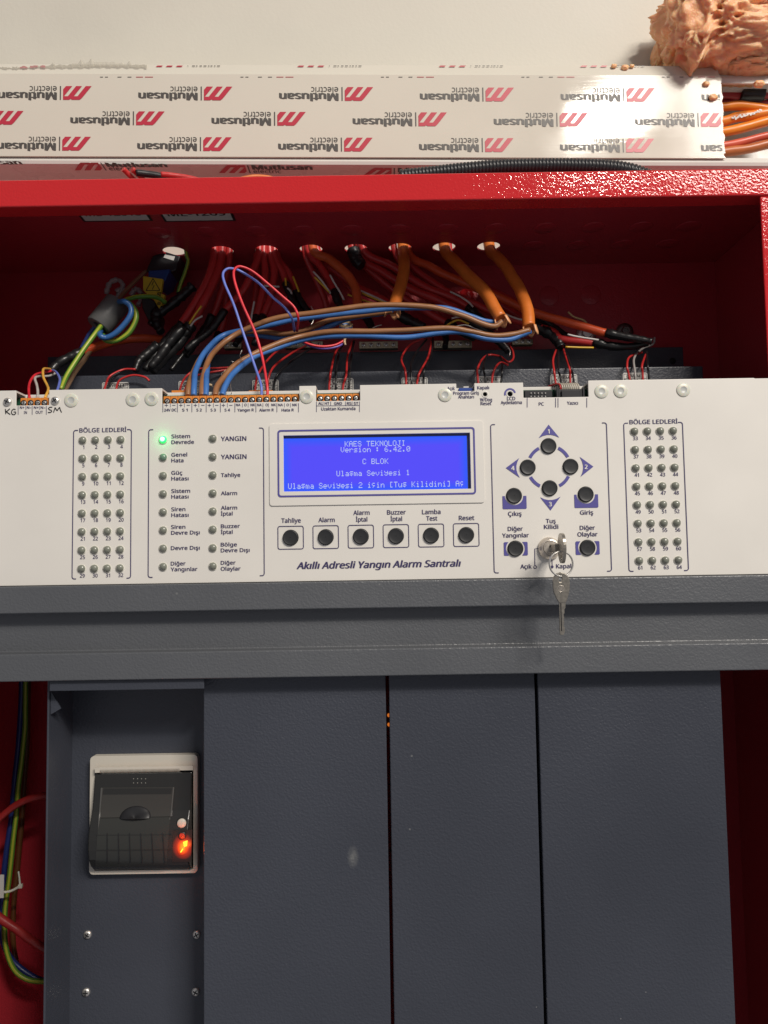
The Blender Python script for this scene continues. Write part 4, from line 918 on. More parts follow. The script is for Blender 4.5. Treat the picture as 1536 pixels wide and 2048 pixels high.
p = on_cover(364, 1645.6); mb = MB(); mb.lathe([(.0040, 0), (.0040, .0003)], p, (0, -1, 0), 20, 1); mb.lathe([(.0033, .0003), (.0033, .0012), (.0029, .0016), (.0004, .0017)], p, (0, -1, 0), 22, 0); part('feed_button', mb.mesh('feed_button', [m_beige, m_gap]), prn)
# patch of the smoked cover with the lower lamp's glow painted as emission
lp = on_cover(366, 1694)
m_lampglow = mat('painted_lamp_glow', (.024, .018, .016), .30)
nt = m_lampglow.node_tree; b = nt.nodes['Principled BSDF']; tcn = nt.nodes.new('ShaderNodeTexCoord'); mp = nt.nodes.new('ShaderNodeMapping'); q = 1 / .0080
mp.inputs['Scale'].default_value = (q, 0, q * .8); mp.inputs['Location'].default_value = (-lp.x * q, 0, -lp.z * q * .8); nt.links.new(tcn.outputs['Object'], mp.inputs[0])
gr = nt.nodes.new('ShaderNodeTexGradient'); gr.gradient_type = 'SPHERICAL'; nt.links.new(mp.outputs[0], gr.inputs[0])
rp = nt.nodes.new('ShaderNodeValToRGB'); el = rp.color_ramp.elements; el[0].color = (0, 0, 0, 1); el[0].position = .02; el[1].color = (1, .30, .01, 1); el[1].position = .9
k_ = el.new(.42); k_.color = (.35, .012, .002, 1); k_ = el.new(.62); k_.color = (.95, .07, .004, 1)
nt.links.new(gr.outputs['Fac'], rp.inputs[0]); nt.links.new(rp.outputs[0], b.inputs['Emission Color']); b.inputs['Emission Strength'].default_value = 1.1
patch([(346, 1660), (384.5, 1659), (381, 1724), (344, 1725)], 'glow_patch', m_lampglow, -.0004, prn, 3, 8)
m_glow2 = mat('lamp_amber', (1, .5, .05), .4, emit=(1.0, .40, .02), estr=1.7); m_glow3 = mat('lamp_dim', (.25, .03, .02), .4, emit=(1.0, .06, .004), estr=.18)
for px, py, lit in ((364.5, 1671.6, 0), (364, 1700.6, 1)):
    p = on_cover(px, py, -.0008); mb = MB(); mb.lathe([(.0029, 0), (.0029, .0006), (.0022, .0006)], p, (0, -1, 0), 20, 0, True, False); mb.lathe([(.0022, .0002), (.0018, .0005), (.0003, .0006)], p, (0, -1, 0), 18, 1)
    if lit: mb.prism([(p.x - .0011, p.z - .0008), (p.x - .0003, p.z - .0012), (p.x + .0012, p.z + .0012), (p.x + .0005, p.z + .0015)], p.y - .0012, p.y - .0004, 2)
    part('printer_lamp', mb.mesh('printer_lamp', [m_black if not lit else m_lampglow, m_glow3 if not lit else m_lampglow, m_glow2]), prn)
patch([(366, 1684), (375, 1681), (374, 1692), (368, 1694)], 'glow_facet', m_glow2, -.0008, prn, 1, 2)  # emissive facet painting the lamp's glow on its surround
pl2 = bpy.data.lights.new('printer_lamp_glow', 'POINT'); pl2.color = (1, .13, .01); pl2.energy = .012; pl2.shadow_soft_size = .003
o = bpy.data.objects.new('printer_lamp_glow', pl2); COL.objects.link(o); o.location = on_cover(365, 1698) + Vector((0, -.011, 0))

# ================================================================== CHASSIS BEHIND THE PANEL
chs = thing('mounting_chassis', 'charcoal steel chassis strip behind the panel carrying white circuit stickers', 'chassis', (0, .16, .04))
Y1, Y2 = .100, .160
xl1, xr1 = at(118, 755, Y1).x, at(1407, 750, Y1).x; xl2, xr2 = at(95, 720, Y2).x, at(1367, 715, Y2).x
zc1 = at(768, 741.5, Y1).z; zc2 = at(768, 703, Y2).z
mb = MB(); mb.profx([(Y1, .03), (Y1, zc1), (Y2 - .0005, zc1 + .001), (Y2 - .0005, .03)], xl1, xr1); part('front_step', mb.mesh('front_step', m_char), chs, .0012, 3)
mb = MB(); mb.box(xl2, xr2, Y2, Y2 + .0016, .03, zc2); part('rear_plate', mb.mesh('rear_plate', m_char), chs, .0005)
mb = MB(); mb.lathe([(.0030, .0001), (.0030, .0003)], at(1345, 722, Y2), (0, -1, 0), 16, 0); part('bolt_hole', mb.mesh('bolt_hole', m_gap), chs)
CH = [(204, 258, 764.5), (357, 411, 761.5), (504.5, 557.5, 759.5), (657, 707, 756.5), (803, 855.6, 755), (950, 1005, 752.5), (1101, 1154.6, 748.6), (1246, 1295, 745.5)]
for i, (a, b_, yt) in enumerate(CH):
    mid = (a + b_) / 2; ys = Y1 - .0003; p0, p1 = at(a, yt + 15, ys), at(b_, yt + 15, ys); zt_ = at(mid, yt, ys).z; k = pxs(ys)
    me = bpy.data.meshes.new('sticker'); mb = MB(); mb.flat(rrect(p0.x, p1.x, zt_ - .022, zt_, .0016), ys, 0)
    st = part('circuit_sticker', mb.mesh('circuit_sticker', m_sticker), chs)
    mb = MB(); q = 1.8 * k; ln = .35 * k * 2
    for zz in (zt_ - 2.2 * k, zt_ - 11.5 * k, zt_ - 21 * k, zt_ - 30 * k): mb.flat([(p0.x + q, zz), (p1.x - q, zz), (p1.x - q, zz - ln), (p0.x + q, zz - ln)], ys - .0002)
    for xx in (p0.x + q, p1.x - q - ln): mb.flat([(xx, zt_ - 2.2 * k), (xx + ln, zt_ - 2.2 * k), (xx + ln, zt_ - 30 * k), (xx, zt_ - 30 * k)], ys - .0002)
    for j in (1, 2, 3): xx = p0.x + (p1.x - p0.x) * j / 4; mb.flat([(xx, zt_ - 11.5 * k), (xx + ln, zt_ - 11.5 * k), (xx + ln, zt_ - 30 * k), (xx, zt_ - 30 * k)], ys - .0002)
    part('printed_line', mb.mesh('printed_line', m_marker), st)
    mb = MB(); c = at(mid, yt + 9.3, ys - .0002); vs, fs = text2d('ÇEVRİM %d' % (i + 1), .03); lo = min(v[0] for v in vs); hi = max(v[0] for v in vs); s_ = 5.6 * k / CAPH
    mb.add([(c.x + (x - (lo + hi) / 2) * s_, ys - .0002 - e * LIFT, c.z + y * s_) for x, y, e in vs], fs)
    for j, ch in enumerate(('Ç+', 'Ç–', 'Ç+', 'Ç–')):
        cc = at(a + (b_ - a) * (j + .5) / 4, yt + 18.6, ys); vs, fs = text2d(ch, .03); lo = min(v[0] for v in vs); hi = max(v[0] for v in vs); mb.add([(cc.x + (x - (lo + hi) / 2) * s_, ys - .0002 - e * LIFT, cc.z + y * s_) for x, y, e in vs], fs)
    part('lettering', mb.mesh('lettering', m_marker), st)
# earthing bars
BSC = screw_mesh(.0021, m_metal)
for x0, x1, y0, y1, n, lab in ((447, 483, 683, 697, 3, 'short dull brass earth bar partly behind the brown wires'), (570, 646, 682, 696, 5, 'brass earth bar crossed by the red and blue wire loop'), (718, 796, 682, 697, 5, 'brass earth bar under the cut sheath of the first orange cable'),
                             (868, 944, 680, 696, 5, 'brass earth bar with five screws right of the middle of the row'), (1024, 1066, 677, 689, 3, 'brass earth bar under the last orange cable end')):
    Yb = .150; a, b_ = at(x0, (y0 + y1) / 2, Yb), at(x1, (y0 + y1) / 2, Yb); h = (y1 - y0) * pxs(Yb) / 2; zc = (a.z + b_.z) / 2
    e = thing('earth_bar', lab, 'earth bar', (a.x, YB, zc), 'brass earth bars along the chassis')
    mb = MB(); mb.box(a.x, b_.x, Yb, Yb + .008, zc - h, zc + h); part('bar', mb.mesh('bar', m_brass), e, .0006)
    for i in range(n):
        o = part('screw', BSC, e, pos=(a.x + (b_.x - a.x) * (i + .6) / (n + .2), Yb, zc)); o.rotation_euler = (0, i * .8, 0)
# bolts fixing the cabinet to the wall
for px, py, r, m, lab, cat in ((1172, 669, .0050, m_metal, 'steel wall bolt with a round washer beside the red cable', 'bolt'), (1249, 664, .0045, mat('dark_steel', (.22, .21, .20), .35, metal=.9), 'dark bolt head behind the black taped cable end', 'bolt')):
    p = at(px, py, YB - .0002); e = thing('wall_bolt', lab, cat, p)
    mb = MB(); mb.lathe([(r * 1.9, 0), (r * 1.9, .0012), (r * 1.1, .0014)], p, (0, -1, 0), 26, 0, True); part('washer', mb.mesh('washer', m), e)
    mb = MB(); mb.lathe([(r, .0014), (r, .0050), (r * .85, .0058), (r * .55, .0058), (r * .5, .0040), (r * .1, .0040)], p, (0, -1, 0), 6 if m is not m_metal else 24, 0, False); part('bolt_head', mb.mesh('bolt_head', m), e)
p = at(933, 592, YB - .0002); mb = MB(); mb.lathe([(.0075, 0), (.0073, .002), (.0060, .0042), (.0035, .0055), (.0005, .006)], p, (0, -1, 0), 24); solo('bolt_cap', mb, m_red, 'glossy red painted dome bolt head on the cabinet back', 'bolt')

# ================================================================== CABLES IN THE TOP COMPARTMENT
def hole_pre(i, dx=0): p = HC[i]; return (p.x + dx, HY + .004, ZC + .045)
TAPE = m_tape
def stub(parent, col, pts, Y, dia=4.0):
    return child_tube(parent, 'wire_core', wirem(col), dia, pts, Y, n=7)
GO, GR_ = 'thick orange cables from the ceiling holes', 'red fire alarm cables from the ceiling holes'
def cut_end(parent, dia, pts, Y):       # split, peeled back end of an orange sheath: open lip, pale inside
    a, b_ = at(*pts[0], Y), at(*pts[1], Y); d = (b_ - a).normalized(); r = dia / 2 * pxs(Y); s = Vector((0, 1, 0)); u = d.cross(s).normalized()
    mb = MB(); vs = []; n = 14
    for j in range(5):
        for i in range(n + 1):
            q = math.pi * (-.72 + 1.44 * i / n); ext = [0, .3, .6, .9, 1.2][j] * r * (1 + .5 * math.sin(i * 1.1) * (j > 2)) * (1.0 if abs(q) > .6 else .9)
            rr_ = r * (1.0 + .05 * j); vs.append(a + d * ext + (u * math.cos(q + 1.2) + s * math.sin(q + 1.2)) * rr_)
    fs = [(j * (n + 1) + i, j * (n + 1) + i + 1, (j + 1) * (n + 1) + i + 1, (j + 1) * (n + 1) + i) for j in range(4) for i in range(n)]
    mb.add(vs, fs, 0, True); o = part('peeled_sheath', mb.mesh('peeled_sheath', wirem((.74, .36, .17))), parent)
    so = o.modifiers.new('thick', 'SOLIDIFY'); so.thickness = .0009; return o
O1 = wire('orange_cable', 'thick orange cable hanging almost straight down, its sheath cut above the brown wires', 'cable', W_OR, 24, [(805.6, 495.8), (807.7, 526, .120), (803, 567, .104), (792.7, 597.6, .090), (787.5, 618, .084)], .144, .083, GO, 14, pre=hole_pre(5, .001))
cut_end(O1, 24, [(787.5, 617), (784.5, 632)], .083)
O2 = wire('orange_cable', 'thick orange cable slanting down between the two other orange ones', 'cable', W_OR, 24, [(888.5, 493), (906.5, 519.7, .125), (936.5, 549.7, .106), (966.4, 579.6, .090), (987.3, 609.6, .080), (1001.5, 637, .074)], .144, .073, GO, 14, pre=hole_pre(6))
cut_end(O2, 24, [(1001, 636), (1009, 656)], .073)
O3 = wire('orange_cable', 'thick orange cable curving down farthest from the ferrite core', 'cable', W_OR, 24, [(978.3, 492.8), (999.3, 519.7, .124), (1026.2, 555.7, .104), (1044.2, 591.6, .088), (1054.7, 621.6, .078), (1059, 655, .071)], .144, .071, GO, 14, pre=hole_pre(7))
cut_end(O3, 24, [(1058.8, 653), (1062, 675)], .071)

def rc(label, pts, Y0, Y1, pre=None, col=W_RED, dia=15, tape=None, stubs=(), tdia=None, taper=.75, group=GR_):
    c = wire('red_cable' if col is not W_ORED else 'orange_red_cable', label, 'cable', col, dia, pts, Y0, Y1, group, 10, pre=pre)
    if tape: child_tube(c, 'tape_wrap', TAPE, tdia or dia * 1.15, tape, Y1 - .0006, Y1 - .012, taper, 12, .13)
    for cl, p in stubs: stub(c, cl, p, Y1 - .012)
    return c
rc('red cable with a yellow stub, nearest the mains block in the second hole', [(428.8, 500), (424, 535), (405, 580), (381, 621), (358, 655)], .142, .128, hole_pre(1, -.006), tape=[(364, 648), (345, 668), (327, 687.5), (306, 717), (290, 740)], dia=17, stubs=((W_YE, [(378.5, 648), (390, 630), (403, 612)]), (W_WH, [(380.5, 653), (390, 641), (405, 632)])))
rc('middle red cable of the bundle from the second hole, with black taped end', [(443.7, 499), (438, 535), (420, 580), (396, 627.6), (378, 656)], .144, .124, hole_pre(1), tape=[(382, 650), (366, 676), (345, 700), (318, 728), (304, 744)], dia=17, tdia=24)
rc('red cable at the back of the second hole, bending away behind the blue loop', [(458.7, 499), (456, 530), (447, 570), (436, 606), (420, 640)], .148, .150, hole_pre(1, .006), tape=[(424, 632), (408, 660), (388, 690), (372, 712)], dia=15)
rc('red cable from the third hole into a long straight black tape sleeve', [(518.6, 502), (506.6, 541), (480, 589), (447, 624)], .142, .132, hole_pre(2, -.006), tape=[(450, 620), (428.8, 651.5), (411, 669.5), (390, 684.5), (372, 700)], dia=15)
rc('red cable straight below the third hole with a white core beside it', [(527.6, 502), (530.6, 541), (524.6, 586), (511, 640)], .144, .136, hole_pre(2, -.002), tape=[(513, 634), (509, 650), (505, 668)], dia=14, stubs=((W_WH, [(508.7, 603), (505, 622), (502, 642)]),))
rc('red cable of the third hole with short tape behind the top brown wire', [(539.6, 502), (548.6, 544), (540, 595), (524.6, 637)], .146, .138, hole_pre(2, .002), tape=[(526, 632), (522, 645), (519, 660), (508, 690)], dia=15, stubs=((W_WH, [(528, 571.5), (543, 572.5), (559, 573.5)]),))
rc('red cable of the third hole with one yellow core stub above its tape', [(548.6, 505), (566.5, 550), (577, 580)], .146, .146, hole_pre(2, .005), tape=[(571, 566), (580, 590), (595, 618), (606, 632)], dia=14, stubs=((W_YE, [(571, 556), (571.5, 564), (572, 571)]),))
rc('last red cable of the third hole, with white and yellow core stubs', [(554, 508), (575, 544), (592, 580), (595, 588)], .150, .148, hole_pre(2, .008), tape=[(591, 584), (603, 606), (617, 625), (624, 640)], dia=15, stubs=((W_YE, [(586, 553), (592, 568), (598, 584)]), (W_WH, [(575, 576), (581, 582), (584, 588)])))
rc('red cable of the fourth hole with white and yellow cores beside its tape', [(617.5, 502), (638, 529), (659, 561), (670, 586)], .146, .136, hole_pre(3, -.005), tape=[(668, 582), (674, 598), (681, 613), (686, 624)], dia=15, stubs=((W_WH, [(626.5, 543), (642, 560), (655, 578), (661, 587)]), (W_YE, [(629.5, 554.5), (645, 570), (659.5, 585.5)]), (W_WH, [(660, 550), (670, 568), (681, 586), (688, 600)])))
rc('orange red printed cable curving down from the fourth hole to the wire coil', [(626.4, 499), (659.4, 519.8), (692.3, 546.8), (709, 573.7), (714, 600), (713, 622)], .144, .112, hole_pre(3, .002), col=(.62, .11, .03), dia=19)
rc('red cable passing behind the first orange cable to its black taped end', [(630, 512), (673, 544), (718, 577), (772, 604), (790, 622)], .150, .140, hole_pre(3, .006), tape=[(784, 616), (806, 634), (828, 645), (848, 654)], dia=17, tdia=23, stubs=((W_WH, [(720.5, 581), (745, 592), (775, 606)]), (W_YE, [(695.5, 589), (722, 599), (751, 607.5)]), (W_YE, [(724, 586), (750, 598), (772, 606)])))
FIFTH = rc('upper red cable from the black tipped fifth hole crossing behind the orange cables', [(727, 499), (784, 532), (850, 574), (909.5, 598), (942.5, 618.6)], .146, .140, hole_pre(4, .004), tape=[(936, 614), (950, 626), (965, 640), (990, 655)], dia=16, stubs=((W_WH, [(900, 583), (922, 594), (938, 605), (946, 614)]),))
rc('lower red cable from the black tipped fifth hole ending behind the brown wires', [(724, 512), (766, 544), (820, 577), (894.6, 610), (939.5, 640)], .150, .134, hole_pre(4, -.002), tape=[(930, 634), (958, 652), (985, 672), (1005, 690), (1016, 702)], dia=17, stubs=((W_WH, [(903.5, 637), (912, 634.5), (920, 634)]), (W_YE, [(891, 653), (903, 645), (918, 640.5), (938, 648)])))
rc('dim red cable squeezed at the side of the fourth hole, running behind the printed one', [(634, 500), (664, 532), (690, 560), (716, 600), (736, 640)], .150, .160, hole_pre(3, .007), dia=16, tape=[(732, 632), (742, 652), (750, 672)])
rc('dim red cable filling the edge of the fourth hole beside the white and yellow stubs', [(610, 501), (618, 530), (636, 566), (650, 604), (654, 640)], .150, .160, hole_pre(3, -.009), dia=14, tape=[(653, 632), (655, 652), (652, 676)])
rc('dim red cable from the fifth hole crossing lowest behind the orange cables', [(704, 500), (736, 536), (790, 584), (850, 622), (900, 650)], .154, .150, hole_pre(4, -.007), dia=16, tape=[(894, 646), (920, 662), (950, 676)], tdia=21)
rc('dim red cable beside the first orange cable in the sixth hole', [(788, 498), (812, 540), (850, 590), (880, 636), (890, 668)], .152, .160, hole_pre(5, -.008), dia=14, tape=[(888, 660), (892, 678), (890, 694)])
rc('dim red cable at the edge of the third hole hanging nearly straight', [(513, 501), (516, 540), (512, 590), (500, 636), (486, 668)], .154, .158, hole_pre(2, -.009), dia=14, tape=[(488, 662), (480, 676), (470, 690)])
rc('dim red cable farthest back in the second hole', [(436, 500), (446, 540), (452, 590), (448, 640), (436, 676)], .156, .164, hole_pre(1, -.002), dia=15, tape=[(438, 668), (430, 688), (418, 704)])
rc('dim red cable leaving the seventh hole behind the second orange cable', [(898, 498), (930, 536), (974, 574), (1030, 606), (1086, 640)], .154, .150, hole_pre(6, .008), dia=14, tape=[(1078, 636), (1108, 656), (1136, 676)], tdia=19)
tp = child_tube(FIFTH, 'tape_wrap', TAPE, 27, [(706, 499), (710, 512), (716, 524), (724, 531)], .147, .144, .9, 10, .06)
LONG = rc('long orange red cable crossing behind the orange ones to a black end', [(816, 505), (864.6, 535), (924.5, 565), (999.4, 594.7), (1066, 625), (1145, 647), (1216, 667)], .146, .110, hole_pre(5, .008), col=W_ORED, dia=17, tape=[(1212, 665.5), (1240, 672), (1275, 678), (1304, 683)], tdia=19, taper=.7)
rc('lower red cable behind the last orange cable, with yellow core at its tape', [(820, 520), (879.5, 573.7), (939.5, 603.6), (1014, 636), (1100, 661), (1126, 678), (1194, 687)], .152, .118, hole_pre(5, .006), tape=[(1187, 684), (1220, 692), (1262, 693), (1296, 686)], dia=15, tdia=20, taper=.6, stubs=((W_YE, [(1131, 694), (1158, 695), (1187, 695.5)]), ((.60, .57, .55), [(1135, 669), (1158, 674), (1197, 680)])))
rc('short red cable whose black tape sleeve hangs below the last orange cable', [(990, 600), (1030, 628), (1064, 650)], .150, .136, None, tape=[(1058, 646), (1078, 656), (1100, 668), (1116, 682), (1122, 696)], dia=15, tdia=26, stubs=((W_WH, [(1008, 627), (1030, 636), (1046, 640)]), ((.55, .40, .18), [(1136, 624), (1148, 634), (1166, 640), (1174, 648)])))
# left cable: orange red with taped end and four cores
lc_ = rc('orange red cable with black taped end splitting into four cores at the left terminals', [(325.5, 678.6), (286, 676), (234, 681), (198, 692), (160, 706)], .150, .105, None, col=W_ORED, dia=17, tape=[(166, 703), (150, 710), (130, 719), (112, 731), (103, 741)], tdia=20, group=None)
for cl, nm, pts in ((W_BRED, 'red core wire arching highest into the left terminal', [(112, 741), (86, 745), (70, 750), (60, 764), (57.5, 780), (59, 797)]), ((.55, .52, .49), 'grey core wire between the red and yellow ones at the left terminal', [(112, 746), (98, 752), (78, 753), (70, 757), (73.5, 770), (75.5, 782), (75.5, 795)]),
                    ((.80, .42, .07), 'yellow core wire with a square bend at the left terminal', [(104, 739), (95, 737.5), (86.5, 739), (87, 755), (94, 770), (96.5, 780), (90, 796)]), (W_BLL, 'blue core wire dropping behind the white plate beside the left terminal', [(103, 740), (112, 744), (119.5, 757), (118, 770), (113, 786)])):
    wire('core_wire', nm, 'wire', cl, 5.2, pts, .096, .008, 'four cores at the left terminal', 8)

# mains terminal, ferrite core and its wires
pt = thing('mains_terminal', 'dark mains inlet block with blue body and yellow high voltage warning plate', 'terminal', at(318, 560, .17))
def prism_px(poly, Y0, Y1, m, parent, name, bev=.0008):
    mb = MB(); mb.prism([xz(*p, Y0) for p in poly], Y0, Y1); return part(name, mb.mesh(name, m), parent, bev)
prism_px([(305, 512), (330, 503), (360, 512), (352, 540), (330, 548), (292, 541)], .150, .176, m_black, pt, 'housing')
prism_px([(297, 541), (340, 538), (330, 562), (318, 570), (296, 556)], .146, .174, mat('dark_blue', (.012, .045, .20), .35), pt, 'blue_body')
yp = prism_px([(286, 552), (326, 558), (322, 584), (312, 583), (330, 590), (327, 603), (318, 617), (308, 600), (286, 580)], .142, .146, mat('warning_yellow', (.58, .40, .02), .45), pt, 'warning_plate', .0003)
prism_px([(282, 584), (309, 602), (318, 630), (312, 652), (296, 640), (284, 616)], .145, .165, m_black, pt, 'lower_housing')
mb = MB(); Yw = .1416
tri = [xz(*p, Yw) for p in ((292, 581), (306, 557), (320, 581))]; 
for a, b_ in zip(tri, tri[1:] + tri[:1]):
    for q in ribbon([a, b_], .0007): mb.flat(q, Yw)
for q in ribbon([xz(*p, Yw) for p in ((307, 563), (303.5, 571), (308.5, 570.5), (304.5, 579))], .0007): mb.flat(q, Yw)
part('lettering', mb.mesh('lettering', m_marker), yp)
mb = MB(); text_mb(mb, 'N', 318, None, 593, 7.5, Yw, 0, .03); part('lettering', mb.mesh('lettering', m_marker), yp)
mb = MB(); c = xz(318, 607, Yw)
for q in ribbon(circ(*c, .0013, 14) + [circ(*c, .0013, 14)[0]], .0004): mb.flat(q, Yw)
for wd, dz in ((.0009, .0004), (.0006, -.0001), (.0003, -.0006)): mb.flat([(c[0] - wd, c[1] + dz), (c[0] + wd, c[1] + dz), (c[0] + wd, c[1] + dz - .0003), (c[0] - wd, c[1] + dz - .0003)], Yw)
part('lettering', mb.mesh('lettering', m_marker), yp)
prism_px([(330, 509), (350, 513), (347, 521), (327, 515)], .1496, .150, m_sticker, pt, 'rating_label', 0)
fa, fb = at(196.6, 653.5, .100), at(235.5, 605.5, .108); ax_ = (fb - fa); L_ = ax_.length; rf = 25.5 * pxs(.10)
mb = MB(); mb.lathe([(rf * .45, .001), (rf * .55, 0), (rf * .93, 0), (rf, .0008), (rf, L_ - .0008), (rf * .93, L_), (rf * .55, L_), (rf * .45, L_ - .001), (rf * .45, .001)], fa, ax_, 36, 0, True, False)
solo('ferrite_core', mb, m_ferrite, 'dark grey ferrite cylinder with striped and blue wires wound through it', 'ferrite core')
wire('earth_wire', 'striped green and yellow wire leaving the ferrite core downward to the panel', 'wire', None, 10.5, [(215, 632, .106), (193, 664), (161.5, 706), (135.4, 746), (121, 780)], .098, .06, 'striped earth wires', 10, gy())
wire('earth_wire', 'striped green and yellow wire looped round the ferrite core', 'wire', None, 10.5, [(232, 612, .112), (249, 602), (263, 610), (272, 626), (270, 645), (256, 667), (232, 681), (210, 680), (203, 662, .108)], .098, .092, 'striped earth wires', 10, gy())
wire('earth_wire', 'striped green and yellow wire from the ferrite core to the yellow warning plate', 'wire', None, 9.5, [(228, 616, .114), (248, 602), (271, 594), (299.5, 592.5), (318, 596), (331, 605)], .110, .136, 'striped earth wires', 10, gy())
wire('earth_wire', 'striped green and yellow wire dropping from the first ceiling hole', 'wire', None, 7.5, [(372, 503), (376, 522), (370, 545), (362, 566), (356, 586)], .146, .150, 'striped earth wires', 10, gy(), pre=hole_pre(0, .006))
wire('blue_wire', 'blue wire looped round the ferrite core', 'wire', (.03, .12, .34), 11, [(231, 606, .112), (246, 602), (259, 610), (262, 626), (252, 645), (232, 665), (212, 675), (199, 670), (204, 655, .108)], .090, .086, None, 10)
wire('blue_wire', 'dark blue wire running beside the striped wire below the ferrite core', 'wire', (.03, .06, .24), 8, [(205, 640, .108), (182, 663), (167, 689), (150, 720)], .104, .110, None, 9)
wire('brown_wire', 'dull brown wire from the ferrite core up to the mains block', 'wire', (.24, .12, .07), 8, [(226, 618, .114), (240, 595), (263, 569), (292, 542)], .112, .15, None, 9)
wire('brown_wire', 'dull brown wire passing under the left black tape to the panel', 'wire', (.20, .12, .07), 10, [(190, 690), (170, 718), (146, 751), (126, 786)], .118, .07, None, 9)
foamy = mat('clear_nylon', (.42, .40, .40), .3, alpha=.6)
clip = thing('cable_clip', 'crumpled clear plastic wrapping behind the ferrite core', 'clip', at(235, 575, .165))
for i, P_ in enumerate(([(212, 588), (220, 566), (236, 560), (246, 572), (232, 584)], [(218, 592), (232, 598), (240, 586), (252, 578)], [(262, 590), (272, 578), (284, 590), (276, 612)])):
    child_tube(clip, 'plastic_fold', foamy, 11, P_, .165, .16, .8, 8, .25)
for lab, pts, d, Y0, Y1 in (('black taped bundle rising from the mains block toward the red cables', [(386, 572), (366, 590), (340, 612), (312, 634), (300, 650)], 22, .150, .145), ('black taped knot just below the mains block', [(322, 618), (312, 632), (314, 650), (322, 664)], 24, .148, .14),
                            ('wide glossy black tape sleeve slanting down over the chassis edge', [(366, 655), (340, 684), (320, 712), (300, 736)], 21, .112, .104), ('black tape tail beside the wide glossy sleeve', [(378, 660), (352, 686), (330, 705), (314, 726)], 17, .120, .112),
                            ('black taped lump over the first circuit sticker wires', [(316, 690), (294, 708), (278, 722), (270, 742)], 20, .118, .108), ('black tape sleeve running down behind the first brown wire', [(390, 684), (372, 702), (356, 722), (342, 740)], 12, .13, .12)):
    P = spline(Ypts(pts, Y0, Y1)); rr_ = random.Random(int(d * 7 + pts[0][0])); mb = MB(); mb.tube(P, [d / 2 * pxs(Y0) * (1 + .2 * rr_.uniform(-1, 1)) * (1 - .35 * i / len(P)) for i in range(len(P))], 9)
    solo('taped_bundle', mb, TAPE, lab, 'taped bundle')

# brown and blue supply pairs
GP = 'brown and blue supply wires to the terminals'
Yt_ = .0065
wire('brown_wire', 'topmost brown wire arching from the second orange cable to the terminals', 'wire', W_BR, 11.2, [(404, 792, .0065), (404.5, 772, .012), (409, 745, .030), (426, 705, .05), (461.7, 675.5), (509.6, 651.6), (569.5, 633.6), (659.4, 621.6), (730, 611.5), (784, 609.6), (840, 612.5), (879.6, 617.5), (924.5, 630.6), (963.4, 647), (990, 652.5), (1004, 643)], .06, .07, GP, 10)
wire('blue_wire', 'blue wire following the topmost brown wire to the second orange cable', 'wire', W_BL, 11.2, [(387, 792, .0065), (388, 770, .012), (393, 738, .035), (411, 702, .055), (443.8, 673), (485, 661), (540, 650), (599.5, 637.5), (689, 627), (790, 617), (860, 615.5), (900, 618.5), (939.5, 632), (969.4, 642), (990, 643), (1003, 638)], .072, .078, GP, 10)
wire('brown_wire', 'brown wire from the first terminals to the first orange cable', 'wire', W_BR, 10.5, [(376, 792, .0065), (378, 772, .012), (384, 750, .035), (402, 716, .06), (440, 682), (490, 664), (530, 664), (569.5, 667.5), (614.5, 658), (659.4, 640.6), (719, 631), (760, 626), (784, 622)], .082, .084, GP, 10)
wire('blue_wire', 'blue wire from the fourth terminal to the first orange cable', 'wire', W_BL, 11.2, [(411, 792, .0065), (412, 770, .012), (413.5, 745, .03), (420, 712, .06), (450, 678, .085), (490, 668), (521.6, 671), (569.5, 676), (614.5, 670), (659.4, 652), (685, 640.5), (730, 631), (764, 626.5), (785, 620)], .088, .086, GP, 10)
wire('brown_wire', 'lower brown wire sagging to the last orange cable', 'wire', W_BR, 11.2, [(431, 792, .0065), (434, 774, .012), (446, 756, .022), (479.7, 723, .035), (539.6, 693.5, .048), (599.5, 672.5), (659.4, 663), (730, 662.5), (819.7, 660), (894.6, 656), (939.5, 662.5), (984.4, 671), (1029.3, 668), (1060, 660)], .056, .066, GP, 10)
wire('blue_wire', 'lower blue wire sagging to the last orange cable', 'wire', W_BL, 11.2, [(444, 791, .0065), (451, 772, .012), (467.7, 747, .024), (503.7, 717, .04), (550, 697, .052), (599.5, 680.5), (660, 673), (730, 672), (804.7, 675), (879.6, 665.5), (924.5, 664.5), (969.4, 677), (1014.4, 679), (1040, 671), (1061, 662)], .060, .067, GP, 10)
wire('blue_wire', 'thin blue loop wire rising to a rounded top next to the red loop', 'wire', W_BLL, 5.2, [(523, 793, .0065), (522, 770, .008), (509.6, 732), (485.7, 663.5), (467.7, 609.6), (449.7, 567.7), (446, 548), (454, 538), (467, 537.5), (482, 543), (515.6, 564.7), (545.6, 594.7), (569.5, 615.6), (584, 637), (589, 662, .07)], .012, .05, 'looped relay wires')
wire('red_wire', 'thin bright red loop wire rising highest in the compartment', 'wire', W_BRED, 5.4, [(535, 793, .0065), (534, 770, .008), (524.6, 714.5), (509.6, 663.5), (485.7, 609.6), (470.7, 567.7), (467.4, 545), (473, 535), (484, 533.5), (506.6, 543.7), (539.6, 570.7), (563.5, 591.7), (588, 614), (596.5, 636.6), (594, 662, .07)], .012, .045, 'looped relay wires')
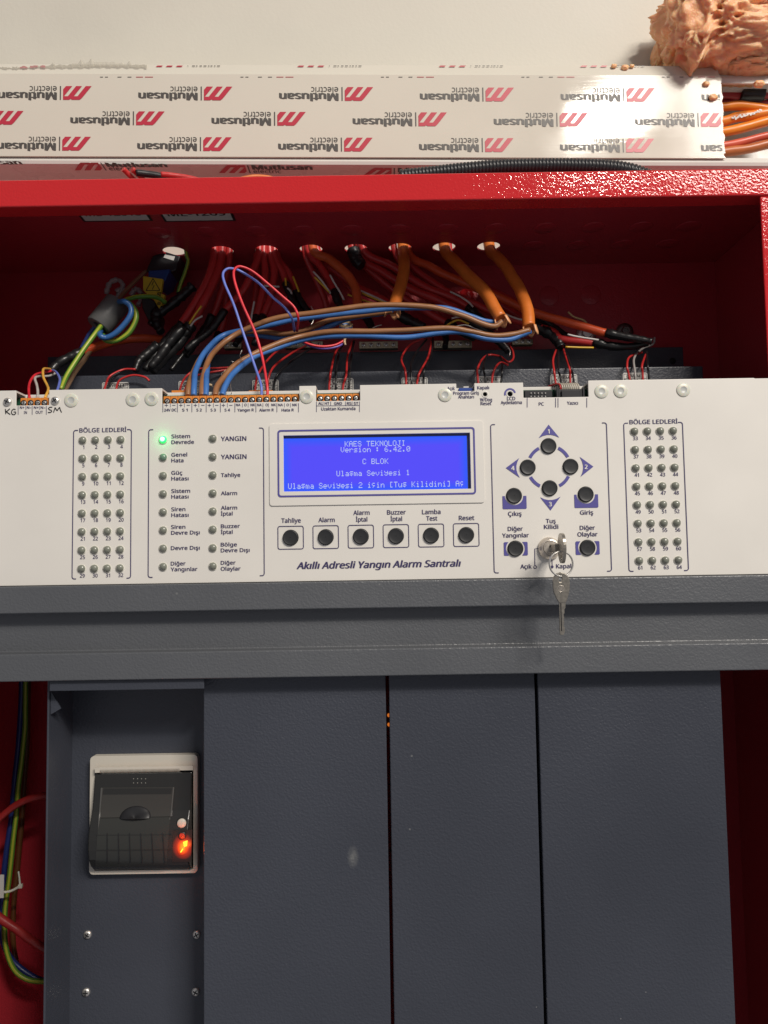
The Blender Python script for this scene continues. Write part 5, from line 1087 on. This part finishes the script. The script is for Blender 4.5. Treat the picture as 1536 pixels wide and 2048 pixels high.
# thin loop wires at each circuit sticker
GT = 'thin wires at the circuit stickers'
TH = [
 ('first', [('red', [(208, 782), (213, 765), (221, 751.5), (247, 739), (271, 738.5)]), ('black', [(216, 782), (218, 768), (224, 754), (240, 744)]), ('red', [(232, 782), (235, 768), (243, 758), (265.6, 750.5), (289, 754), (299, 762)])]),
 ('second', [('red', [(358, 786), (365, 764), (378, 748), (399, 737.5), (430, 736.5), (458, 735)]), ('red', [(368, 786), (376, 766), (392, 752), (420, 745), (445, 741), (462, 738)]), ('black', [(372, 786), (374, 770), (384, 754), (396, 748)])]),
 ('third', [('red', [(510, 785), (512, 765), (518, 745), (540, 714.5), (569.5, 690.5), (590, 676)]), ('red', [(535, 785), (537, 757), (549, 732), (584.5, 705.5), (612, 691), (622, 680)]), ('black', [(547, 785), (549, 765), (556, 748), (579, 726), (605, 707), (624, 696)])]),
 ('fourth', [('red', [(658, 785), (659, 765), (662, 742), (671, 705), (684, 690)]), ('black', [(671, 785), (672, 762), (674, 729), (680, 700), (687, 688)]), ('red', [(685, 785), (687, 768), (692.5, 750), (695, 714.5), (704, 684.5)]), ('black', [(697, 785), (699, 760), (700.5, 735), (704, 706), (708, 682)])]),
 ('fifth', [('red', [(812, 778), (812, 760), (810, 740), (803, 717), (819, 691), (847, 677)]), ('black', [(823, 778), (823, 755), (822.5, 729), (834, 703), (853, 679)]), ('red', [(833, 778), (835, 760), (840, 744), (856, 714.5), (864, 680)]), ('black', [(847, 778), (847, 760), (849, 738), (862, 711), (866, 676)])]),
 ('sixth', [('red', [(957, 774), (955, 752), (955, 738), (964, 719), (978, 710), (1000, 713), (1016, 724), (1026, 718), (1026, 704), (1020, 692)]), ('black', [(972, 774), (970, 752), (967, 738), (972, 714), (984, 706)]), ('red', [(983, 774), (985, 752), (990, 737), (1001, 725), (1016, 730)]), ('black', [(1001, 774), (1003, 757), (1004, 742), (1004, 722), (1000, 712)])]),
 ('seventh', [('red', [(1112, 775), (1110, 757), (1108, 741), (1106, 720), (1112, 700)]), ('black', [(1123, 770), (1120, 752), (1117, 738), (1116.5, 700)]), ('red', [(1140.5, 770), (1140, 750), (1138.5, 735), (1130, 709), (1127, 698)]), ('black', [(1148, 770), (1146, 752), (1141, 731), (1131, 704), (1126, 694)])]),
 ('eighth', [('red', [(1261, 768), (1257, 748), (1254, 732), (1259, 714), (1284, 705)]), ('grey', [(1271.5, 768), (1270, 745), (1268, 717), (1284, 698), (1306, 688), (1309, 675)]), ('red', [(1286, 768), (1285, 745), (1284, 731), (1291, 709)]), ('black', [(1298.5, 768), (1297, 745), (1295, 728), (1294, 704)])])]
cc = {'red': W_RED, 'black': W_BK, 'grey': W_GR}
for o_, ws in TH:
    yk = 741.5 - (sum(q[1][0][0] for q in ws) / len(ws) - 768) * .0157
    cnt = {}
    tot = {c: sum(1 for q in ws if q[0] == c) for c, _ in ws}
    for c, pts in ws:
        cnt[c] = cnt.get(c, 0) + 1; w_ = '' if tot[c] == 1 else ('left hand ' if cnt[c] == 1 else 'right hand ')
        n_ = len(o_)
        wire('thin_%s_wire' % c, '%sthin %s wire at the %s circuit sticker counted from the ferrite core' % (w_, c, o_), 'wire', cc[c], 4.6, [(x, y, .0925 if y > yk - 4 else .0925 + .045 * min(1, (yk - 4 - y) / 45)) for x, y in pts], .1, .1, GT, 7)
# short red and violet pair with joint, coil of wire, resistors
wire('thin_red_wire', 'thin red wire sagging from the loops to the twisted joint at the coil', 'wire', W_BRED, 5, [(600, 680), (620, 689), (645, 693), (670, 690), (688, 681)], .07, .085, None, 7)
wire('thin_violet_wire', 'thin violet wire sagging just under the red one to the twisted joint', 'wire', (.16, .09, .42), 5, [(604, 683), (624, 693), (650, 697), (675, 693), (690, 684)], .072, .087, None, 7)
coil = thing('wire_coil', 'small coil of tan and blue wire wound on the printed orange red cable', 'coil', at(692, 650, .09))
for i, (cl, dy) in enumerate(((( .62, .46, .26), 0), ((.10, .22, .50), 3.2), ((.55, .42, .28), 6))):
    P = [at(692 + 11.5 * math.cos(R(a)), 650 + dy + 5 * math.sin(R(a)), .088 - .008 * math.sin(R(a))) for a in range(0, 360, 24)]
    mb = MB(); mb.tube(P, .0011, 7, closed=True); part('turn', mb.mesh('turn', wirem(cl)), coil)
child_tube(coil, 'twisted_end', wirem((.60, .42, .26)), 6, [(690, 676), (689, 684), (691, 690)], .084, .084, .7, 7, .2)
def resistor(lab, a, b_, l1, l2):
    r_ = thing('resistor', lab, 'resistor', at(*a, .05)); child_tube(r_, 'body', m_resist, 5.5, [a, ((a[0] + b_[0]) / 2, (a[1] + b_[1]) / 2), b_], .05, .05, 1, 9, .08)
    for l in (l1, l2): child_tube(r_, 'lead', m_metal, 1.7, l, .05, .012, 1, 6)
resistor('tan resistor with two long bent leads over the lower brown wire', (449, 743), (462, 742), [(449, 743), (443, 748), (446, 764), (456, 778), (452, 790)], [(462, 742), (465, 750), (461, 768), (464, 790)])
resistor('tan resistor lying low between the blue and brown wires at the terminals', (414, 768), (424, 771), [(414, 768), (409, 774), (406, 790)], [(424, 771), (428, 777), (426, 784), (421, 790)])
for i, (lab, pts) in enumerate((('bare twisted drain wire beside the tape of the third hole cables', [(622, 612), (628, 625), (627, 640), (622, 650)]), ('bare curled drain wire under the brown wires near the short earth bar', [(484, 700), (480, 712), (486, 722), (474, 726), (462, 722)]),
                                ('bare drain wire twisted along the black tape near the fifth earth bar', [(906, 654), (930, 650), (950, 657), (968, 664), (984, 672)]), ('bare silver drain wire hanging under the last black tape sleeve', [(1006, 684), (1014, 692), (1020, 702), (1019, 712)]), ('bare drain wire end sticking up near the second earth bar', [(745, 656), (755, 652), (763, 650)]))):
    wire('bare_wire', lab, 'bare wire', (.6, .55, .48), 2.4, pts, .105, .10, None, 6, m_metal)

# ================================================================== CABLES ABOVE THE CABINET AND IN THE TRUNKING
GB = 'cables lying in the open trunking end'
for lab, nm, cl, d, pts in (('topmost bright orange cable in the open trunking end', 'orange_cable', (.86, .25, .015), 18, [(1380, 218), (1444, 213.8), (1477, 211), (1511, 214), (1550, 221)]), ('orange cable with white scraped paint in the open trunking end', 'orange_cable', (.82, .23, .02), 20, [(1380, 255), (1445, 244), (1472, 236), (1502, 231), (1550, 224)]),
                            ('lower bright orange cable in the open trunking end', 'orange_cable', (.84, .24, .015), 20, [(1380, 276), (1447, 265), (1485, 256), (1537, 242), (1560, 236)]), ('red orange printed cable in the open trunking end', 'red_cable', (.66, .11, .06), 15, [(1380, 300), (1446, 291), (1485, 283), (1537, 271), (1560, 266)]),
                            ('dull brown orange cable lowest in the open trunking end', 'orange_cable', (.50, .14, .04), 19, [(1380, 312), (1449, 304), (1494, 298), (1537, 289), (1560, 286)])):
    cbl = wire(nm, lab, 'cable', cl, d, pts, .165, .165, GB, 12)
    if 'scraped' in lab:
        mb = MB(); rr_ = random.Random(4)
        for i in range(26):
            px = 1463 + i * 2.3; py = 237 - i * .62 + rr_.uniform(-2.2, 2.2); h = rr_.uniform(.8, 2.6) * (1.3 if i < 8 else 1); yy = .165 - 10.4 * pxs(.165)
            mb.add([at(px, py - h, yy), at(px + 3.2, py - h * .6 - 1, yy), at(px + 4, py + h * .5, yy), at(px + .5, py + h, yy)], [(0, 3, 2, 1)])
        part('paint_scrape', mb.mesh('paint_scrape', m_paper), cbl)
rt_ = wire('red_cable', 'dark red cable with a black tape joint at the top of the open trunking end', 'cable', (.42, .03, .035), 17, [(1380, 190), (1444, 189), (1482, 191), (1520, 190), (1560, 187)], .180, .180, GB, 10)
child_tube(rt_, 'tape_wrap', TAPE, 31, [(1481, 186), (1495, 187), (1510, 187), (1526, 187)], .178, .178, .98, 10, .03)
wire('red_cable', 'thin dark red cable under the black tape joint in the open trunking end', 'cable', (.36, .03, .035), 10, [(1380, 204), (1444, 203), (1490, 207), (1530, 205), (1560, 198)], .185, .185, GB, 9)
wire('black_cable', 'black cable along the top edge inside the open trunking end', 'cable', W_BK, 14, [(1380, 178), (1450, 178), (1500, 177), (1560, 176)], .190, .190, GB, 8)
# cables seen over the lip
GL = 'cables lying behind the cabinet lip'
for lab, nm, cl, d, pts in (('short slanting red cable behind the cabinet lip, nearest the corner logo', 'red_cable', W_RED, 11, [(246, 338), (254, 345), (264, 354), (276, 366)]), ('second slanting red cable behind the cabinet lip', 'red_cable', W_RED, 11, [(264, 339), (272, 345), (282, 354), (294, 366)]),
                            ('black cable lying low behind the cabinet lip', 'black_cable', W_BK, 14, [(272, 346), (296, 349), (324, 354), (350, 362)]), ('red cable lying long and low behind the cabinet lip', 'red_cable', W_RED, 11, [(322, 349), (344, 351), (366, 354), (394, 360), (414, 366)]),
                            ('thin orange cable just showing over the middle of the lip', 'orange_cable', W_OR, 7, [(470, 360), (500, 353.5), (520, 352.5), (545, 356), (560, 362)])):
    wire(nm, lab, 'cable', cl, d, pts, .085, .095, GL, 9)
# corrugated conduit
ctl = [(800, 355), (840, 350.5), (880, 346), (930, 340.5), (1000, 334.5), (1070, 332.5), (1140, 332.5), (1210, 335), (1260, 342), (1300, 356)]
P = spline([at(x, y, .105) for x, y in ctl], 10); dense = []; tot = 0
cum = [0]
for a, b_ in zip(P, P[1:]): cum.append(cum[-1] + (b_ - a).length)
step = .00062; n = int(cum[-1] / step); j = 0; rad = []
for i in range(n):
    s_ = i * step
    while cum[j + 1] < s_: j += 1
    f = (s_ - cum[j]) / max(1e-9, cum[j + 1] - cum[j]); dense.append(P[j].lerp(P[j + 1], f)); rad.append(.0056 + .0011 * (0 if i % 5 in (0,) else 1 if i % 5 in (2, 3) else .75))
mb = MB(); mb.tube(dense, rad, 14); solo('corrugated_conduit', mb, mat('conduit_black', (.018, .019, .022), .35), 'black corrugated conduit lying between the cabinet lip and the trunking', 'conduit')

# ================================================================== CABLES AT THE LOWER SIDE
wire('blue_wire', 'shade-darkened blue wire hanging in the gap beside the printer bay', 'wire', (.014, .030, .15), 11, [(44, 1340), (43, 1400), (39, 1470), (30, 1560), (21, 1649), (11, 1715), (4, 1800), (3, 1860), (14, 1905), (38, 1935), (70, 1955), (110, 1966)], .150, .155, None, 9)  # base blue darkened to stand in for shade in this gap
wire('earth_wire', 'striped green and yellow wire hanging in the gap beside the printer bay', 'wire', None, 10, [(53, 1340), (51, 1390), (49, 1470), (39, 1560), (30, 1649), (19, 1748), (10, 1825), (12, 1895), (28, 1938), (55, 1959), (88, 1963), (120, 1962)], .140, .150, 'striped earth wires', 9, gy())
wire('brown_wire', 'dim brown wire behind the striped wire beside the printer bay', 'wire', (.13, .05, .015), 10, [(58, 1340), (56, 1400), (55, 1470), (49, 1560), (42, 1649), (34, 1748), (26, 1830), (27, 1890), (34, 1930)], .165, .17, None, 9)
wire('red_cable', 'red cable arching behind the printer bay from the cabinet edge', 'cable', (.30, .02, .02), 14, [(-20, 1660), (0, 1637), (30, 1611), (60, 1597), (95, 1590), (130, 1590)], .125, .135, None, 10)  # red darkened in the colour for the shade beside the bay
wire('red_cable', 'red cable sloping down behind the printer bay near the bottom', 'cable', (.30, .02, .02), 16, [(-20, 1815), (0, 1836), (36, 1861), (60, 1879), (90, 1898), (125, 1915)], .115, .13, None, 10)  # same darkened red, the gap's shade put into the colour
tie = thing('cable_tie', 'white cable tie around the hanging wires beside the printer bay', 'cable tie', at(20, 1780, .13))
child_tube(tie, 'strap', m_plug, 5, [(-6, 1778), (8, 1784), (24, 1781), (40, 1772)], .130, .132, 1, 7); child_tube(tie, 'tail', m_plug, 4, [(40, 1772), (39, 1758), (37, 1743)], .132, .132, .8, 7)
p = at(41, 1772, .131); mb = MB(); mb.box(p.x - .0017, p.x + .0017, p.y - .0015, p.y + .0015, p.z - .0017, p.z + .0017); part('head', mb.mesh('head', m_plug), tie, .0005)
a, b_ = at(-12, 1750, .128), at(7, 1796, .128); mb = MB(); mb.box(a.x, b_.x, .128, .1286, b_.z, a.z); solo('wire_tag', mb, m_sticker, 'white paper tag on the hanging wires beside the cable tie', 'tag')
# amber board lamp seen in the gap between the covers
p = at(777.5, 1441, .045); e = thing('board_lamp', 'tiny amber lamp glowing in the gap between two module covers', 'lamp', p)
mb = MB(); mb.box(p.x - .003, p.x + .003, .045, .0465, p.z - .007, p.z + .007); part('board', mb.mesh('board', mat('board_brown', (.10, .035, .01), .5)), e)
for dz in (.004, -.003): mb = MB(); mb.lathe([(.0014, 0), (.0012, .0012), (.0003, .0016)], (p.x + .0002, .0449, p.z + dz), (0, -1, 0), 12); part('lamp', mb.mesh('lamp', mat('lamp_small', (.5, .1, .02), .4, emit=(1, .25, .03), estr=.55)), e)
